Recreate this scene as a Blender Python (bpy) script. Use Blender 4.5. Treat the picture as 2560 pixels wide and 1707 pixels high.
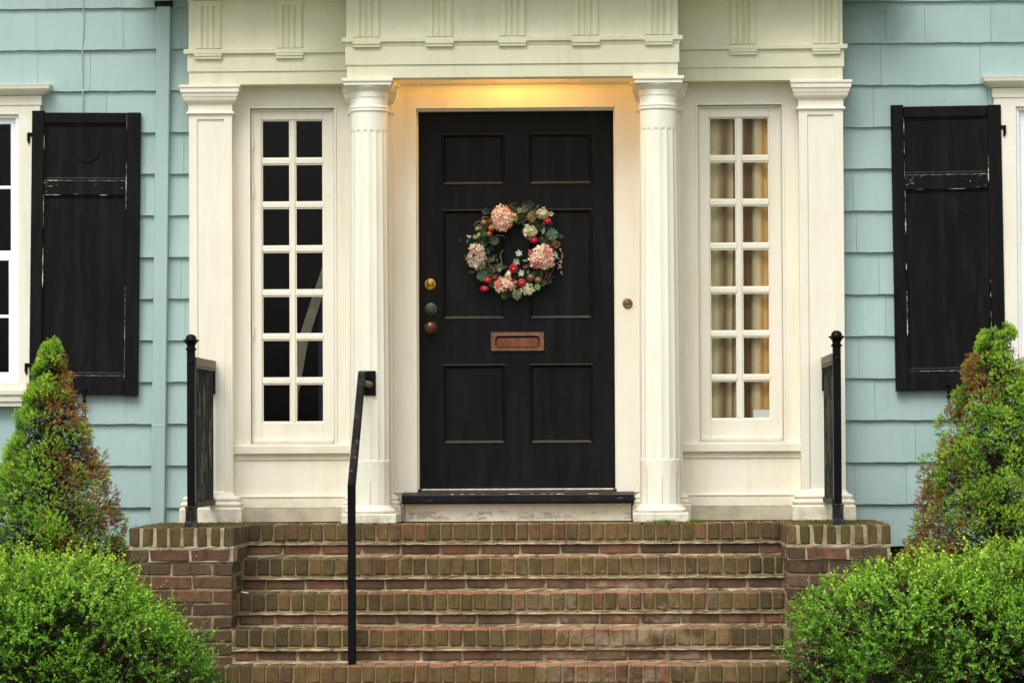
import bpy, math, random
import numpy as np
from mathutils import Vector, Matrix
random.seed(7); rng = np.random.default_rng(7)
PI = math.pi
S = bpy.context.scene
for o in list(bpy.data.objects): bpy.data.objects.remove(o)
# ------------------------------------------------------------------ camera
cd = bpy.data.cameras.new('camera'); cam = bpy.data.objects.new('camera', cd); S.collection.objects.link(cam)
cd.sensor_width = 36; cd.lens = 122.34; cd.clip_start = .5; cd.clip_end = 400
Rm = Matrix(((0.9995419, 0.0057973, 0.0297038), (0.0298593, -0.0288831, -0.9991367), (-0.0049344, 0.9995660, -0.0290430)))
cam.matrix_world = Matrix.Translation((0.5384, -19.05, 0.4282)) @ Rm.to_4x4()
S.camera = cam
# ------------------------------------------------------------------ world, sun, exposure
SUN_EL, SUN_AZ = math.radians(56), math.radians(200)      # azimuth from +Y clockwise: in front of the house, a little to the left
W = bpy.data.worlds.new('World'); S.world = W; W.use_nodes = True
wn = W.node_tree.nodes; wl = W.node_tree.links
sky = wn.new('ShaderNodeTexSky'); sky.sky_type = 'NISHITA'; sky.sun_disc = False
sky.sun_elevation = SUN_EL; sky.sun_rotation = SUN_AZ; sky.air_density = 1.0; sky.dust_density = 4.0; sky.ozone_density = 1.0
hs = wn.new('ShaderNodeHueSaturation'); hs.inputs['Saturation'].default_value = .22
wl.new(sky.outputs[0], hs.inputs['Color'])
wl.new(hs.outputs[0], wn['Background'].inputs[0]); wn['Background'].inputs[1].default_value = .13
sd = bpy.data.lights.new('sun', 'SUN'); sd.energy = 1.3; sd.angle = math.radians(35); sd.color = (1, .97, .9)
sun = bpy.data.objects.new('sun', sd); S.collection.objects.link(sun)
dirv = Vector((math.sin(SUN_AZ) * math.cos(SUN_EL), math.cos(SUN_AZ) * math.cos(SUN_EL), math.sin(SUN_EL)))
sun.rotation_euler = dirv.to_track_quat('Z', 'Y').to_euler()
S.view_settings.view_transform = 'Standard'; S.view_settings.look = 'None'; S.view_settings.gamma = 1
S.view_settings.exposure = 0.54
S.render.engine = 'CYCLES'; S.cycles.max_bounces = 7; S.cycles.transparent_max_bounces = 12

# ------------------------------------------------------------------ materials
def srgb(r, g, b):
    f = lambda c: (c / 255 / 12.92) if c / 255 <= .04045 else ((c / 255 + .055) / 1.055) ** 2.4
    return (f(r), f(g), f(b), 1)
class NT:
    def __init__(s, name):
        s.m = bpy.data.materials.new(name); s.m.use_nodes = True
        s.n = s.m.node_tree.nodes; s.l = s.m.node_tree.links; s.b = s.n['Principled BSDF']
        s.tc = s.n.new('ShaderNodeTexCoord').outputs['Object']
    def link(s, a, b): s.l.new(a, b)
    def mapping(s, sc):
        m = s.n.new('ShaderNodeMapping'); m.inputs['Scale'].default_value = sc; s.link(s.tc, m.inputs[0]); return m.outputs[0]
    def noise(s, scale, detail=3, rough=.5, sc=None, dist=0):
        n = s.n.new('ShaderNodeTexNoise'); n.inputs['Scale'].default_value = scale; n.inputs['Detail'].default_value = detail
        n.inputs['Roughness'].default_value = rough; n.inputs['Distortion'].default_value = dist
        s.link(s.mapping(sc) if sc else s.tc, n.inputs['Vector']); return n.outputs['Fac']
    def ramp(s, fac, a, b, va=0., vb=1.):
        r = s.n.new('ShaderNodeMapRange'); r.inputs['From Min'].default_value = a; r.inputs['From Max'].default_value = b
        r.inputs['To Min'].default_value = va; r.inputs['To Max'].default_value = vb; s.link(fac, r.inputs['Value']); return r.outputs[0]
    def mix(s, fac, a, b, mode='MIX'):
        m = s.n.new('ShaderNodeMix'); m.data_type = 'RGBA'; m.blend_type = mode
        for sock, v in ((m.inputs[0], fac), (m.inputs[6], a), (m.inputs[7], b)):
            if hasattr(v, 'is_linked') or isinstance(v, bpy.types.NodeSocket): s.link(v, sock)
            else: sock.default_value = v
        return m.outputs[2]
    def math(s, op, a, b=0.):
        m = s.n.new('ShaderNodeMath'); m.operation = op
        for i, v in enumerate((a, b)):
            if isinstance(v, bpy.types.NodeSocket): s.link(v, m.inputs[i])
            else: m.inputs[i].default_value = v
        return m.outputs[0]
    def sep(s, v):
        m = s.n.new('ShaderNodeSeparateXYZ'); s.link(v, m.inputs[0]); return m.outputs
    def normal(s):
        g = s.n.new('ShaderNodeNewGeometry'); return s.sep(g.outputs['Normal'])
    def pos(s):
        g = s.n.new('ShaderNodeNewGeometry'); return g.outputs['Position']
    def attr(s, name='col'):
        a = s.n.new('ShaderNodeAttribute'); a.attribute_name = name; return a.outputs['Color']
    def bump(s, h, strength=.3, dist=.002):
        b = s.n.new('ShaderNodeBump'); b.inputs['Strength'].default_value = strength; b.inputs['Distance'].default_value = dist
        s.link(h, b.inputs['Height']); s.link(b.outputs[0], s.b.inputs['Normal'])
    def base(s, c):
        if isinstance(c, bpy.types.NodeSocket): s.link(c, s.b.inputs['Base Color'])
        else: s.b.inputs['Base Color'].default_value = c
    def rough(s, v):
        if isinstance(v, bpy.types.NodeSocket): s.link(v, s.b.inputs['Roughness'])
        else: s.b.inputs['Roughness'].default_value = v

def cream(name, c1, c2, dirt, speck=.62, grain=(30, 30, 2), low_dirt=0.):
    t = NT(name)
    a = t.noise(2.2, 4, .6); col = t.mix(t.ramp(a, .3, .7), c1, c2)
    st = t.noise(9, 5, .7, sc=(1, 1, .12)); col = t.mix(t.ramp(st, .5, .8, 0, .42), col, dirt)
    sp = t.noise(75, 2, .5); big = t.noise(5, 3, .6)
    f = t.math('MULTIPLY', t.ramp(sp, speck + .07, speck + .12), t.ramp(big, .5, .7, 0, .6)); col = t.mix(f, col, srgb(120, 95, 66))
    if low_dirt:     # splash dirt just above the landing
        z = t.sep(t.pos())[2]; n = t.noise(14, 4, .7)
        f = t.math('MULTIPLY', t.ramp(z, .13, 0., 0, low_dirt), t.ramp(n, .42, .68)); col = t.mix(f, col, srgb(128, 118, 88))
    t.base(col); t.rough(t.ramp(a, .3, .7, .42, .6))
    g = t.noise(14, 4, .6, sc=grain); w = t.noise(5, 2, .5); cr = t.noise(120, 2, .5)
    t.bump(t.math('ADD', t.math('ADD', g, t.math('MULTIPLY', w, 3.)), t.math('MULTIPLY', cr, .4)), .35, .0016); return t.m
CREAM = cream('cream_paint', srgb(235, 231, 216), srgb(229, 223, 204), srgb(196, 187, 155))
CREAM_LOW = cream('cream_paint_low', srgb(231, 226, 209), srgb(222, 215, 195), srgb(186, 177, 150), .58, low_dirt=.7)
COLUMN_LIT = cream('column_cream_lit', srgb(240, 238, 223), srgb(233, 229, 210), srgb(203, 196, 170), .64, low_dirt=.5)  # same cream made brighter: light on the columns put into the colour
ENTAB_OLIVE_LIGHT = cream('cream_olive_light', srgb(226, 224, 198), srgb(216, 213, 183), srgb(172, 168, 128), .6, grain=(2, 30, 30))  # same cream: olive of reflected light at the top put into the colour

def peeling():
    t = NT('peeling_paint'); a = t.noise(4, 4, .6); col = t.mix(t.ramp(a, .3, .7), srgb(232, 226, 206), srgb(214, 206, 184))
    z = t.sep(t.pos())[2]; n = t.noise(11, 6, .75, sc=(1, 1, 2.2))
    band = t.math('MULTIPLY', t.ramp(z, .0, .02), t.ramp(z, .062, .045))
    f = t.math('MULTIPLY', t.ramp(n, .545, .56), band); col = t.mix(f, col, srgb(196, 180, 168))
    edge = t.math('MULTIPLY', t.math('MULTIPLY', t.ramp(n, .53, .545), t.ramp(n, .565, .55)), band); col = t.mix(t.math('MULTIPLY', edge, .8), col, srgb(90, 75, 62))
    d = t.math('MULTIPLY', t.ramp(z, .10, .07), t.ramp(t.noise(20, 4), .5, .75, 0, .4)); col = t.mix(d, col, srgb(170, 154, 122))
    t.base(col); t.rough(.6); t.bump(t.math('SUBTRACT', t.noise(40, 3), t.math('MULTIPLY', f, 2.)), .5, .002); return t.m
PEEL = peeling()

def siding():
    t = NT('siding_paint'); v = t.attr()
    a = t.noise(1.7, 4, .6); col = t.mix(t.ramp(a, .3, .7), srgb(154, 180, 178), srgb(163, 188, 184)); col = t.mix(1., col, v, 'MULTIPLY')
    sp = t.noise(60, 2, .5); f = t.math('MULTIPLY', t.ramp(sp, .73, .78), t.ramp(t.noise(3, 3), .55, .7, 0, .6)); col = t.mix(f, col, srgb(70, 78, 72))
    p = t.sep(t.pos())       # mildew stain and painted-in shadow beside the entablature end, upper right
    dx = t.math('SUBTRACT', p[0], 1.83); dz = t.math('SUBTRACT', p[2], 2.88)
    r = t.math('SQRT', t.math('ADD', t.math('MULTIPLY', dx, t.math('MULTIPLY', dx, 4.)), t.math('MULTIPLY', dz, t.math('MULTIPLY', dz, 5.))))
    r = t.math('ADD', r, t.math('MULTIPLY', t.math('SUBTRACT', t.noise(6, 4, .65), .5), .7))
    col = t.mix(t.ramp(r, .85, .1, 0, .6), col, srgb(70, 88, 82))
    t.base(col); t.rough(.62)
    g = t.noise(25, 4, .6, sc=(9, 9, .35)); dr = t.noise(6, 5, .7, sc=(6, 6, .35)); col2 = t.mix(t.ramp(dr, .52, .8, 0, .35), col, srgb(122, 150, 148)); t.base(col2)
    ck = t.noise(30, 3, .6, sc=(8, 8, .12)); col2 = t.mix(t.ramp(ck, .72, .78, 0, .35), col2, srgb(80, 104, 104)); t.base(col2)
    t.bump(t.math('ADD', t.math('ADD', g, t.math('MULTIPLY', ck, 1.2)), t.math('MULTIPLY', t.noise(4, 3), 2.)), .45, .0018); return t.m
SIDING = siding()
def simple(name, c, rough=.5, metal=0., var=.12, nscale=12, bump=.2, spec=None, grain=None):
    t = NT(name); a = t.noise(nscale, 4, .6, sc=grain)
    c2 = tuple(min(1, x * (1 + 2 * var)) for x in c[:3]) + (1,); c1 = tuple(x * (1 - var) for x in c[:3]) + (1,)
    t.base(t.mix(t.ramp(a, .3, .7), c1, c2)); t.rough(t.ramp(a, .3, .7, max(.03, rough - .08), min(1, rough + .1)))
    t.b.inputs['Metallic'].default_value = metal
    if spec is not None: t.b.inputs['Specular IOR Level'].default_value = spec
    t.bump(t.noise(nscale * 4, 3), bump, .001); return t.m
def blackpaint(name, c1, c2, wear, thr, rough, grain=(14, 14, .7), rust=None, spec=.12, ledge_light=.0, smear=.0):
    t = NT(name); t.b.inputs['Specular IOR Level'].default_value = spec; a = t.noise(3, 5, .65, sc=(2.2, 2.2, .5)); col = t.mix(t.ramp(a, .35, .7), c1, c2)
    w = t.noise(9, 6, .75, sc=grain); col = t.mix(t.ramp(w, thr, thr + .12, 0, .5), col, wear)
    sp = t.noise(110, 1, .5); col = t.mix(t.ramp(sp, .8, .84, 0, .35), col, srgb(150, 146, 136))
    if rust:
        r = t.noise(16, 5, .7, sc=(1, 1, .4)); col = t.mix(t.ramp(r, .6, .7, 0, .5), col, rust)
    sm = t.noise(4, 5, .75, sc=(5, 5, .5)); col = t.mix(t.ramp(sm, .48, .8, 0, smear), col, wear)                     # faded smears
    col = t.mix(t.ramp(t.normal()[2], .25, .8, 0, ledge_light), col, srgb(104, 94, 80))                                    # up-facing ledges paler: moulding highlights put in as a dusty tone
    t.base(col); t.rough(t.ramp(a, .3, .7, rough - .1, rough + .12))
    t.bump(t.math('ADD', w, t.math('MULTIPLY', t.noise(60, 3), .3)), .2, .001); return t.m
DOOR = blackpaint('door_paint', srgb(11, 11, 11), srgb(19, 19, 21), srgb(44, 48, 50), .66, .42, ledge_light=.5, smear=.35)
SHUT = blackpaint('shutter_paint', srgb(8, 8, 9), srgb(16, 16, 17), srgb(52, 52, 52), .66, .55, ledge_light=.45, smear=.35)
IRON = blackpaint('iron_paint', srgb(7, 7, 9), srgb(16, 16, 18), srgb(60, 60, 60), .66, .35, grain=(3, 3, 3))
IRON_WORN = blackpaint('worn_iron', srgb(14, 14, 16), srgb(34, 34, 34), srgb(110, 108, 100), .55, .5, grain=(2, 2, .6), rust=srgb(86, 46, 30))
IRON_RAIL = blackpaint('weathered_iron', srgb(20, 20, 22), srgb(46, 46, 42), srgb(120, 116, 98), .5, .55, grain=(2, 2, .5))
RAILTOP = simple('worn_grey_iron', srgb(110, 104, 90), .6, 0, .25, 20)
SILL = blackpaint('sill_paint', srgb(18, 20, 24), srgb(30, 31, 35), srgb(150, 146, 140), .60, .5, grain=(1, 3, 6), ledge_light=.25)
BARE = simple('bare_wood_edge', srgb(205, 198, 184), .7, 0, .3, 60)
VINYL = simple('white_vinyl', srgb(236, 238, 240), .35, 0, .03, 4)
BRASS = simple('brass', srgb(168, 132, 62), .32, .9, .2, 40)
DKBRASS = simple('tarnished_brass', srgb(72, 68, 56), .42, .7, .25, 40)
COPPER = simple('copper_knob', srgb(92, 66, 50), .3, .75, .2, 30)
MAILC = simple('copper_plate', srgb(112, 76, 56), .5, .45, .22, 30, .2)
MAILR = simple('copper_flap', srgb(118, 70, 48), .4, .55, .2, 22)
BRONZE = simple('bronze_bell', srgb(118, 96, 70), .4, .7, .2, 60)
GREYBASE = simple('grey_board', srgb(164, 158, 138), .75, 0, .18, 9, .4)
def mortar():
    t = NT('mortar'); a = t.noise(9, 5, .7); col = t.mix(1., t.mix(t.ramp(a, .35, .65), srgb(188, 176, 150), srgb(146, 132, 104)), t.attr(), 'MULTIPLY')
    b = t.noise(3.1, 4, .7); col = t.mix(t.ramp(b, .45, .68, 0, .7), col, srgb(98, 84, 58)); kk = t.noise(12, 5, .75, sc=(1.5, 1, .6)); col = t.mix(t.ramp(kk, .55, .68, 0, .75), col, srgb(52, 44, 30))
    up = t.normal()[2]; col = t.mix(t.ramp(up, .5, .9, 0, .35), col, srgb(150, 132, 104))
    t.base(col); t.rough(.9); t.bump(t.math('ADD', t.noise(110, 4, .7), t.math('MULTIPLY', t.noise(22, 4), 2.)), .8, .004); return t.m
MORTAR = mortar()
def brick():
    t = NT('brick'); v = t.attr(); n = t.noise(26, 5, .7)
    col = t.mix(t.ramp(n, .3, .75, 0, .55), v, t.mix(1., v, (.45, .42, .38, 1), 'MULTIPLY'))
    e = t.noise(4.5, 6, .8, sc=(1, 1, .55)); col = t.mix(t.ramp(e, .63, .76, 0, .55), col, srgb(176, 160, 144))          # bloom of lime
    n3 = t.noise(16, 4, .7, sc=(1.6, 1, .7), dist=.6); col = t.mix(t.ramp(n3, .35, .68, .55, 0), col, t.mix(1., col, (.5, .48, .4, 1), 'MULTIPLY'))
    k = t.noise(7, 5, .78, sc=(2.2, 1, .45)); col = t.mix(t.ramp(k, .52, .68, 0, .8), col, srgb(44, 38, 26))              # black streaks
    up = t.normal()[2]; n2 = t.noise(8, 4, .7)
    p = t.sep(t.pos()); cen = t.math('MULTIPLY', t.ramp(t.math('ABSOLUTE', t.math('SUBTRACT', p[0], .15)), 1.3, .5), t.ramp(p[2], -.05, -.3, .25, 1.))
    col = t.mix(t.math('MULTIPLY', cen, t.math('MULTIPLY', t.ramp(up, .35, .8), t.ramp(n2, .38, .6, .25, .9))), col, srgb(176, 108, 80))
    lm = t.math('MULTIPLY', t.math('MULTIPLY', t.ramp(p[0], -.15, .45), t.ramp(p[0], 1.2, .8)), t.math('MULTIPLY', t.ramp(p[2], -.2, -.27), t.ramp(t.noise(5, 6, .8, sc=(1.2, 1, 1.6)), 0.47, .62, 0, .5)))
    col = t.mix(lm, col, srgb(172, 154, 130))      # lime bloom on the middle risers           # foot-worn clean clay on top edges
    sp = t.noise(160, 2); col = t.mix(t.ramp(sp, .7, .76, 0, .4), col, srgb(170, 150, 120))
    t.base(col); t.rough(.88); t.bump(t.math('ADD', t.noise(70, 5, .75), t.math('MULTIPLY', n, 1.8)), .9, .004); return t.m
BRICK = brick()
def glass():
    t = NT('window_glass'); t.n.remove(t.b); o = t.n['Material Output']
    tr = t.n.new('ShaderNodeBsdfTransparent'); gl = t.n.new('ShaderNodeBsdfGlossy'); gl.inputs['Roughness'].default_value = .02
    gl.inputs['Color'].default_value = (.7, .72, .7, 1); tr.inputs['Color'].default_value = (.95, .96, .94, 1)
    fr = t.n.new('ShaderNodeFresnel'); fr.inputs['IOR'].default_value = 1.22; mx = t.n.new('ShaderNodeMixShader')
    b = t.n.new('ShaderNodeBump'); b.inputs['Strength'].default_value = .12; b.inputs['Distance'].default_value = .01
    t.link(t.noise(4, 2), b.inputs['Height']); t.link(b.outputs[0], gl.inputs['Normal'])
    t.link(fr.outputs[0], mx.inputs[0]); t.link(tr.outputs[0], mx.inputs[1]); t.link(gl.outputs[0], mx.inputs[2]); t.link(mx.outputs[0], o.inputs[0]); return t.m
GLASS = glass()
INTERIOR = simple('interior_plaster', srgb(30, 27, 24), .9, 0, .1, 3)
CARD = simple('white_card', srgb(250, 250, 250), .6, 0, .02, 5)
def curtain_mat():
    t = NT('curtain_cloth'); v = t.attr(); n = t.noise(5, 4, .6, sc=(3, 3, .6)); col = t.mix(t.ramp(n, .4, .7, 0, .5), v, t.mix(1., v, (.7, .6, .48, 1), 'MULTIPLY'))
    t.base(col); t.rough(.85); t.bump(t.noise(180, 2), .2, .001); return t.m
CURT = curtain_mat()
def vcol(name, rough=.6, spec=.3, trans=.0, nsc=60, bump=.15):
    t = NT(name); v = t.attr(); n = t.noise(nsc, 2); col = t.mix(t.ramp(n, .35, .7, 0, .3), v, t.mix(1., v, (.62, .62, .55, 1), 'MULTIPLY'))
    t.base(col); t.rough(rough); t.b.inputs['Specular IOR Level'].default_value = spec
    if trans:
        o = t.n['Material Output']; tl = t.n.new('ShaderNodeBsdfTranslucent'); t.link(col, tl.inputs[0]); mx = t.n.new('ShaderNodeMixShader')
        mx.inputs[0].default_value = trans; t.link(t.b.outputs[0], mx.inputs[1]); t.link(tl.outputs[0], mx.inputs[2]); t.link(mx.outputs[0], o.inputs[0])
    return t.m
LEAF = vcol('boxwood_leaf', .33, .6, .38); NEEDLE = vcol('spruce_needle', .5, .35, .42); PETAL = vcol('silk_petal', .75, .2, .25); WLEAF = vcol('silk_leaf', .65, .25, .1)
BERRY = vcol('berry_skin', .3, .5); TWIG = simple('twig_bark', srgb(84, 66, 46), .85, 0, .25, 30)
SOIL = simple('soil', srgb(66, 52, 38), .95, 0, .3, 8, .8); LAWN = simple('lawn_green', srgb(92, 98, 74), .95, 0, .3, 6, .8)
PATHM = simple('path_concrete', srgb(146, 140, 128), .9, 0, .15, 6, .4); ROOF = simple('roof_shingle', srgb(70, 70, 72), .9, 0, .2, 8, .6)

# ------------------------------------------------------------------ mesh builder
class MB:
    def __init__(s): s.v = []; s.f = []; s.c = []; s.mi = []
    def add(s, vs, fs, col=None, mi=0):
        k = len(s.v); s.v.extend(tuple(p) for p in vs)
        for f in fs: s.f.append(tuple(i + k for i in f)); s.c.append(col or (1, 1, 1)); s.mi.append(mi)
        return s
    def box(s, x0, x1, y0, y1, z0, z1, col=None, mi=0):
        x0, x1 = sorted((x0, x1)); y0, y1 = sorted((y0, y1)); z0, z1 = sorted((z0, z1))
        vs = [(x, y, z) for z in (z0, z1) for y in (y0, y1) for x in (x0, x1)]
        return s.add(vs, [(0, 2, 3, 1), (4, 5, 7, 6), (0, 1, 5, 4), (2, 6, 7, 3), (0, 4, 6, 2), (1, 3, 7, 5)], col, mi)
    def rings(s, loops, closed=True, caps=True, col=None, mi=0):
        n = len(loops[0]); vs = [p for L in loops for p in L]; fs = []
        for i in range(len(loops) - 1):
            for j in range(n if closed else n - 1):
                a = i * n + j; b = i * n + (j + 1) % n; fs.append((a, b, b + n, a + n))
        if caps: fs.append(tuple(range(n))[::-1]); fs.append(tuple((len(loops) - 1) * n + j for j in range(n)))
        return s.add(vs, fs, col, mi)
    def stack(s, x0, x1, yf, yb, prof, col=None, mi=0):          # profile (z, off) run round the front and both sides of a block
        return s.rings([[(x0 - o, yf - o, z), (x1 + o, yf - o, z), (x1 + o, yb, z), (x0 - o, yb, z)] for z, o in prof], col=col, mi=mi)
    def square(s, cx, cy, prof, mi=0):
        return s.rings([[(cx - h, cy - h, z), (cx + h, cy - h, z), (cx + h, cy + h, z), (cx - h, cy + h, z)] for z, h in prof], mi=mi)
    def lathe(s, c, prof, n=32, axis='Z', col=None, mi=0):
        L = []
        for h, r in prof:
            ring = []
            for k in range(n):
                a = 2 * PI * k / n
                if axis == 'Z': ring.append((c[0] + r * math.cos(a), c[1] + r * math.sin(a), c[2] + h))
                else: ring.append((c[0] + r * math.cos(a), c[1] - h, c[2] + r * math.sin(a)))
            L.append(ring)
        return s.rings(L, col=col, mi=mi)
    def tube(s, pts, r, n=6, col=None, mi=0):
        P = [Vector(p) for p in pts]; L = []
        rr = r if isinstance(r, (list, tuple)) else [r] * len(P)
        for i, p in enumerate(P):
            d = (P[min(i + 1, len(P) - 1)] - P[max(i - 1, 0)]).normalized()
            a = d.orthogonal().normalized() if i == 0 else (a0 - d * a0.dot(d)).normalized()
            a0 = a; b = d.cross(a); L.append([tuple(p + (a * math.cos(2 * PI * k / n) + b * math.sin(2 * PI * k / n)) * rr[i]) for k in range(n)])
        return s.rings(L, col=col, mi=mi)
    def sqbar(s, p, q, w, h):            # rectangular bar from p to q, w wide in x, h thick across
        p = Vector(p); q = Vector(q); d = (q - p).normalized(); x = Vector((1, 0, 0)); x = (x - d * x.dot(d)).normalized(); u = d.cross(x)
        L = [[tuple(c + x * a * w / 2 + u * b * h / 2) for a, b in ((-1, -1), (1, -1), (1, 1), (-1, 1))] for c in (p, q)]
        return s.rings(L)
    def build(s, name, mat, parent=None, bevel=0, smooth=False, seg=1, angle=40):
        me = bpy.data.meshes.new(name); me.from_pydata(s.v, [], s.f)
        for m in (mat if isinstance(mat, (list, tuple)) else [mat]): me.materials.append(m)
        me.polygons.foreach_set('material_index', s.mi)
        ca = me.color_attributes.new('col', 'FLOAT_COLOR', 'CORNER')
        lt = np.array([len(f) for f in s.f]); cc = np.repeat(np.array([(*c[:3], 1) for c in s.c], dtype=np.float32), lt, axis=0)
        ca.data.foreach_set('color', cc.ravel())
        if smooth: me.polygons.foreach_set('use_smooth', [True] * len(s.f))
        me.update(); o = bpy.data.objects.new(name, me); S.collection.objects.link(o)
        import bmesh
        bm = bmesh.new(); bm.from_mesh(me); bmesh.ops.recalc_face_normals(bm, faces=bm.faces); bm.to_mesh(me); bm.free()
        if smooth: me.set_sharp_from_angle(angle=math.radians(angle))
        if bevel:
            b = o.modifiers.new('bevel', 'BEVEL'); b.width = bevel; b.segments = seg; b.limit_method = 'ANGLE'; b.angle_limit = math.radians(35)
        if parent: o.parent = parent
        return o
def npmesh(name, verts, faces, cols, mat, parent=None, smooth=False):          # big arrays: verts (N,3), faces (M,k), cols (M,3)
    me = bpy.data.meshes.new(name); M, k = faces.shape
    me.vertices.add(len(verts)); me.vertices.foreach_set('co', verts.astype(np.float32).ravel())
    me.loops.add(M * k); me.loops.foreach_set('vertex_index', faces.astype(np.int32).ravel())
    me.polygons.add(M); me.polygons.foreach_set('loop_start', np.arange(M, dtype=np.int32) * k); me.polygons.foreach_set('loop_total', np.full(M, k, dtype=np.int32))
    me.update(calc_edges=True); me.materials.append(mat)
    ca = me.color_attributes.new('col', 'FLOAT_COLOR', 'CORNER'); c = np.ones((M, 4), np.float32); c[:, :3] = cols
    ca.data.foreach_set('color', np.repeat(c, k, axis=0).ravel())
    if smooth: me.polygons.foreach_set('use_smooth', [True] * M)
    o = bpy.data.objects.new(name, me); S.collection.objects.link(o)
    if parent: o.parent = parent
    return o
def tag(o, label=None, cat=None, group=None, kind=None):
    if label: o['label'] = label
    if cat: o['category'] = cat
    if group: o['group'] = group
    if kind: o['kind'] = kind
    return o
def thing(name, label, cat, loc=(0, 0, 0), group=None):
    o = bpy.data.objects.new(name, None); S.collection.objects.link(o); o.location = loc; o.empty_display_size = .1
    return tag(o, label, cat, group)
def adopt(root):       # children were built in world space: keep them there
    for c in root.children: c.matrix_parent_inverse = Matrix.Translation(-root.location)
def sub(o, p): o.parent = p; return o

# ------------------------------------------------------------------ the setting
GZ = -1.05
tag(MB().box(-150, 150, -150, 150, GZ - .3, GZ).build('ground', LAWN), kind='structure')
tag(MB().box(-4.5, 4.5, -2.35, .0, GZ - .2, GZ + .03).build('planting_bed', SOIL), kind='structure')
tag(MB().box(-.9, .9, -14, -2.0, GZ - .1, GZ + .05).build('path', PATHM), kind='structure')

# ------------------------------------------------------------------ the house
house = thing('house', 'blue shingled house with cream classical doorway, black front door and black shutters', 'house', (0, .1, 0))
YS = .06        # siding sheathing face
WIN = [(-3.62, -2.73), (2.70, 3.59)]; WZ = (.77, 2.25)
# siding: overlapping shingles with wavy butts, each one its own slab
exps = .2295
def wave(x, s): return .0006 * math.sin(x * 9 + s * 3.1) + .0011 * math.sin(x * 27 + s * 1.7) + .0008 * math.sin(x * 71 + s * 5)
for side in ((-4.4, -1.60), (1.60, 4.4), (-1.60, 1.60)):
  m = MB()
  for k in range(-8, 13):
    zb = 2.607 - exps * k; zt = zb + exps + .02
    if side[0] == -1.60 and zb < 2.95: continue
    for xs, xe in (side,):
        x = xs - random.uniform(0, .25)
        while x < xe:
            w = random.choice((.22, .28, .34, .45, .6)) * random.uniform(.9, 1.1); a, b = max(x, xs), min(x + w, xe); x += w
            if b - a < .01: continue
            segs = [(a, b)]
            for wx0, wx1 in WIN:        # cut round the window openings
                if zb < 2.36 and zt > .66:
                    ns = []
                    for p, q in segs:
                        lo, hi = wx0 - .06, wx1 + .06
                        if q <= lo or p >= hi: ns.append((p, q))
                        else:
                            if p < lo: ns.append((p, lo))
                            if q > hi: ns.append((hi, q))
                    segs = ns
            dz = random.uniform(-.0009, .0009); dy = random.uniform(-.0012, .0012); t = random.uniform(.93, 1.04)
            for p, q in segs:
                n = max(2, int((q - p) / .025)); g = .0007; jit = random.random() * 9
                xx = [p + g + (q - p - 2 * g) * i / n for i in range(n + 1)]
                L = []
                for X in xx:
                    z0 = zb + dz + wave(X, k); yb_ = YS - .023 + dy
                    L.append([(X, yb_, z0), (X, YS - .003 + dy * .3, zt), (X, YS + .002, zt), (X, YS + .002, z0)])
                m.rings(L, col=(t, t * random.uniform(.99, 1.01), t))
  m.build('siding', SIDING, house)
m = MB()    # sheathing with real window openings
def holed(m, x0, x1, z0, z1, y0, y1, holes):
    xs = sorted({x0, x1, *[h[0] for h in holes], *[h[1] for h in holes]}); zs = sorted({z0, z1, *[h[2] for h in holes], *[h[3] for h in holes]})
    for i in range(len(xs) - 1):
        for j in range(len(zs) - 1):
            cx = (xs[i] + xs[i + 1]) / 2; cz = (zs[j] + zs[j + 1]) / 2
            if any(h[0] < cx < h[1] and h[2] < cz < h[3] for h in holes): continue
            m.box(xs[i], xs[i + 1], y0, y1, zs[j], zs[j + 1])
holed(m, -4.4, -1.62, -.13, 4.6, YS + .003, .16, [(WIN[0][0], WIN[0][1], .77, 2.25)])
m.build('wall', SIDING, house); m = MB(); m.box(-1.62, 1.62, YS + .003, .16, 2.905, 4.6); m.build('wall', SIDING, house); m = MB()
holed(m, 1.62, 4.4, -.13, 4.6, YS + .003, .16, [(WIN[1][0], WIN[1][1], .77, 2.25)])
m.build('wall', SIDING, house)
m = MB(); m.box(-4.4, 4.4, .09, .35, GZ, -.135); m.build('foundation_wall', MORTAR, house)
m = MB()
for sd_ in (-1, 1):
  m = MB()
  for row in range(14):
    z = -.15 - row * .069
    if z < GZ: break
    x = -4.4 + (row % 2) * .105
    while x < 4.4:
        if x * sd_ > 1.35: m.box(x, x + .2, .082, .11, z - .058, z, random.choice([(.12, .06, .045), (.09, .05, .04), (.15, .08, .05)]))
        x += .21
  m.build('foundation_brick', BRICK, house, bevel=.003)
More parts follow.
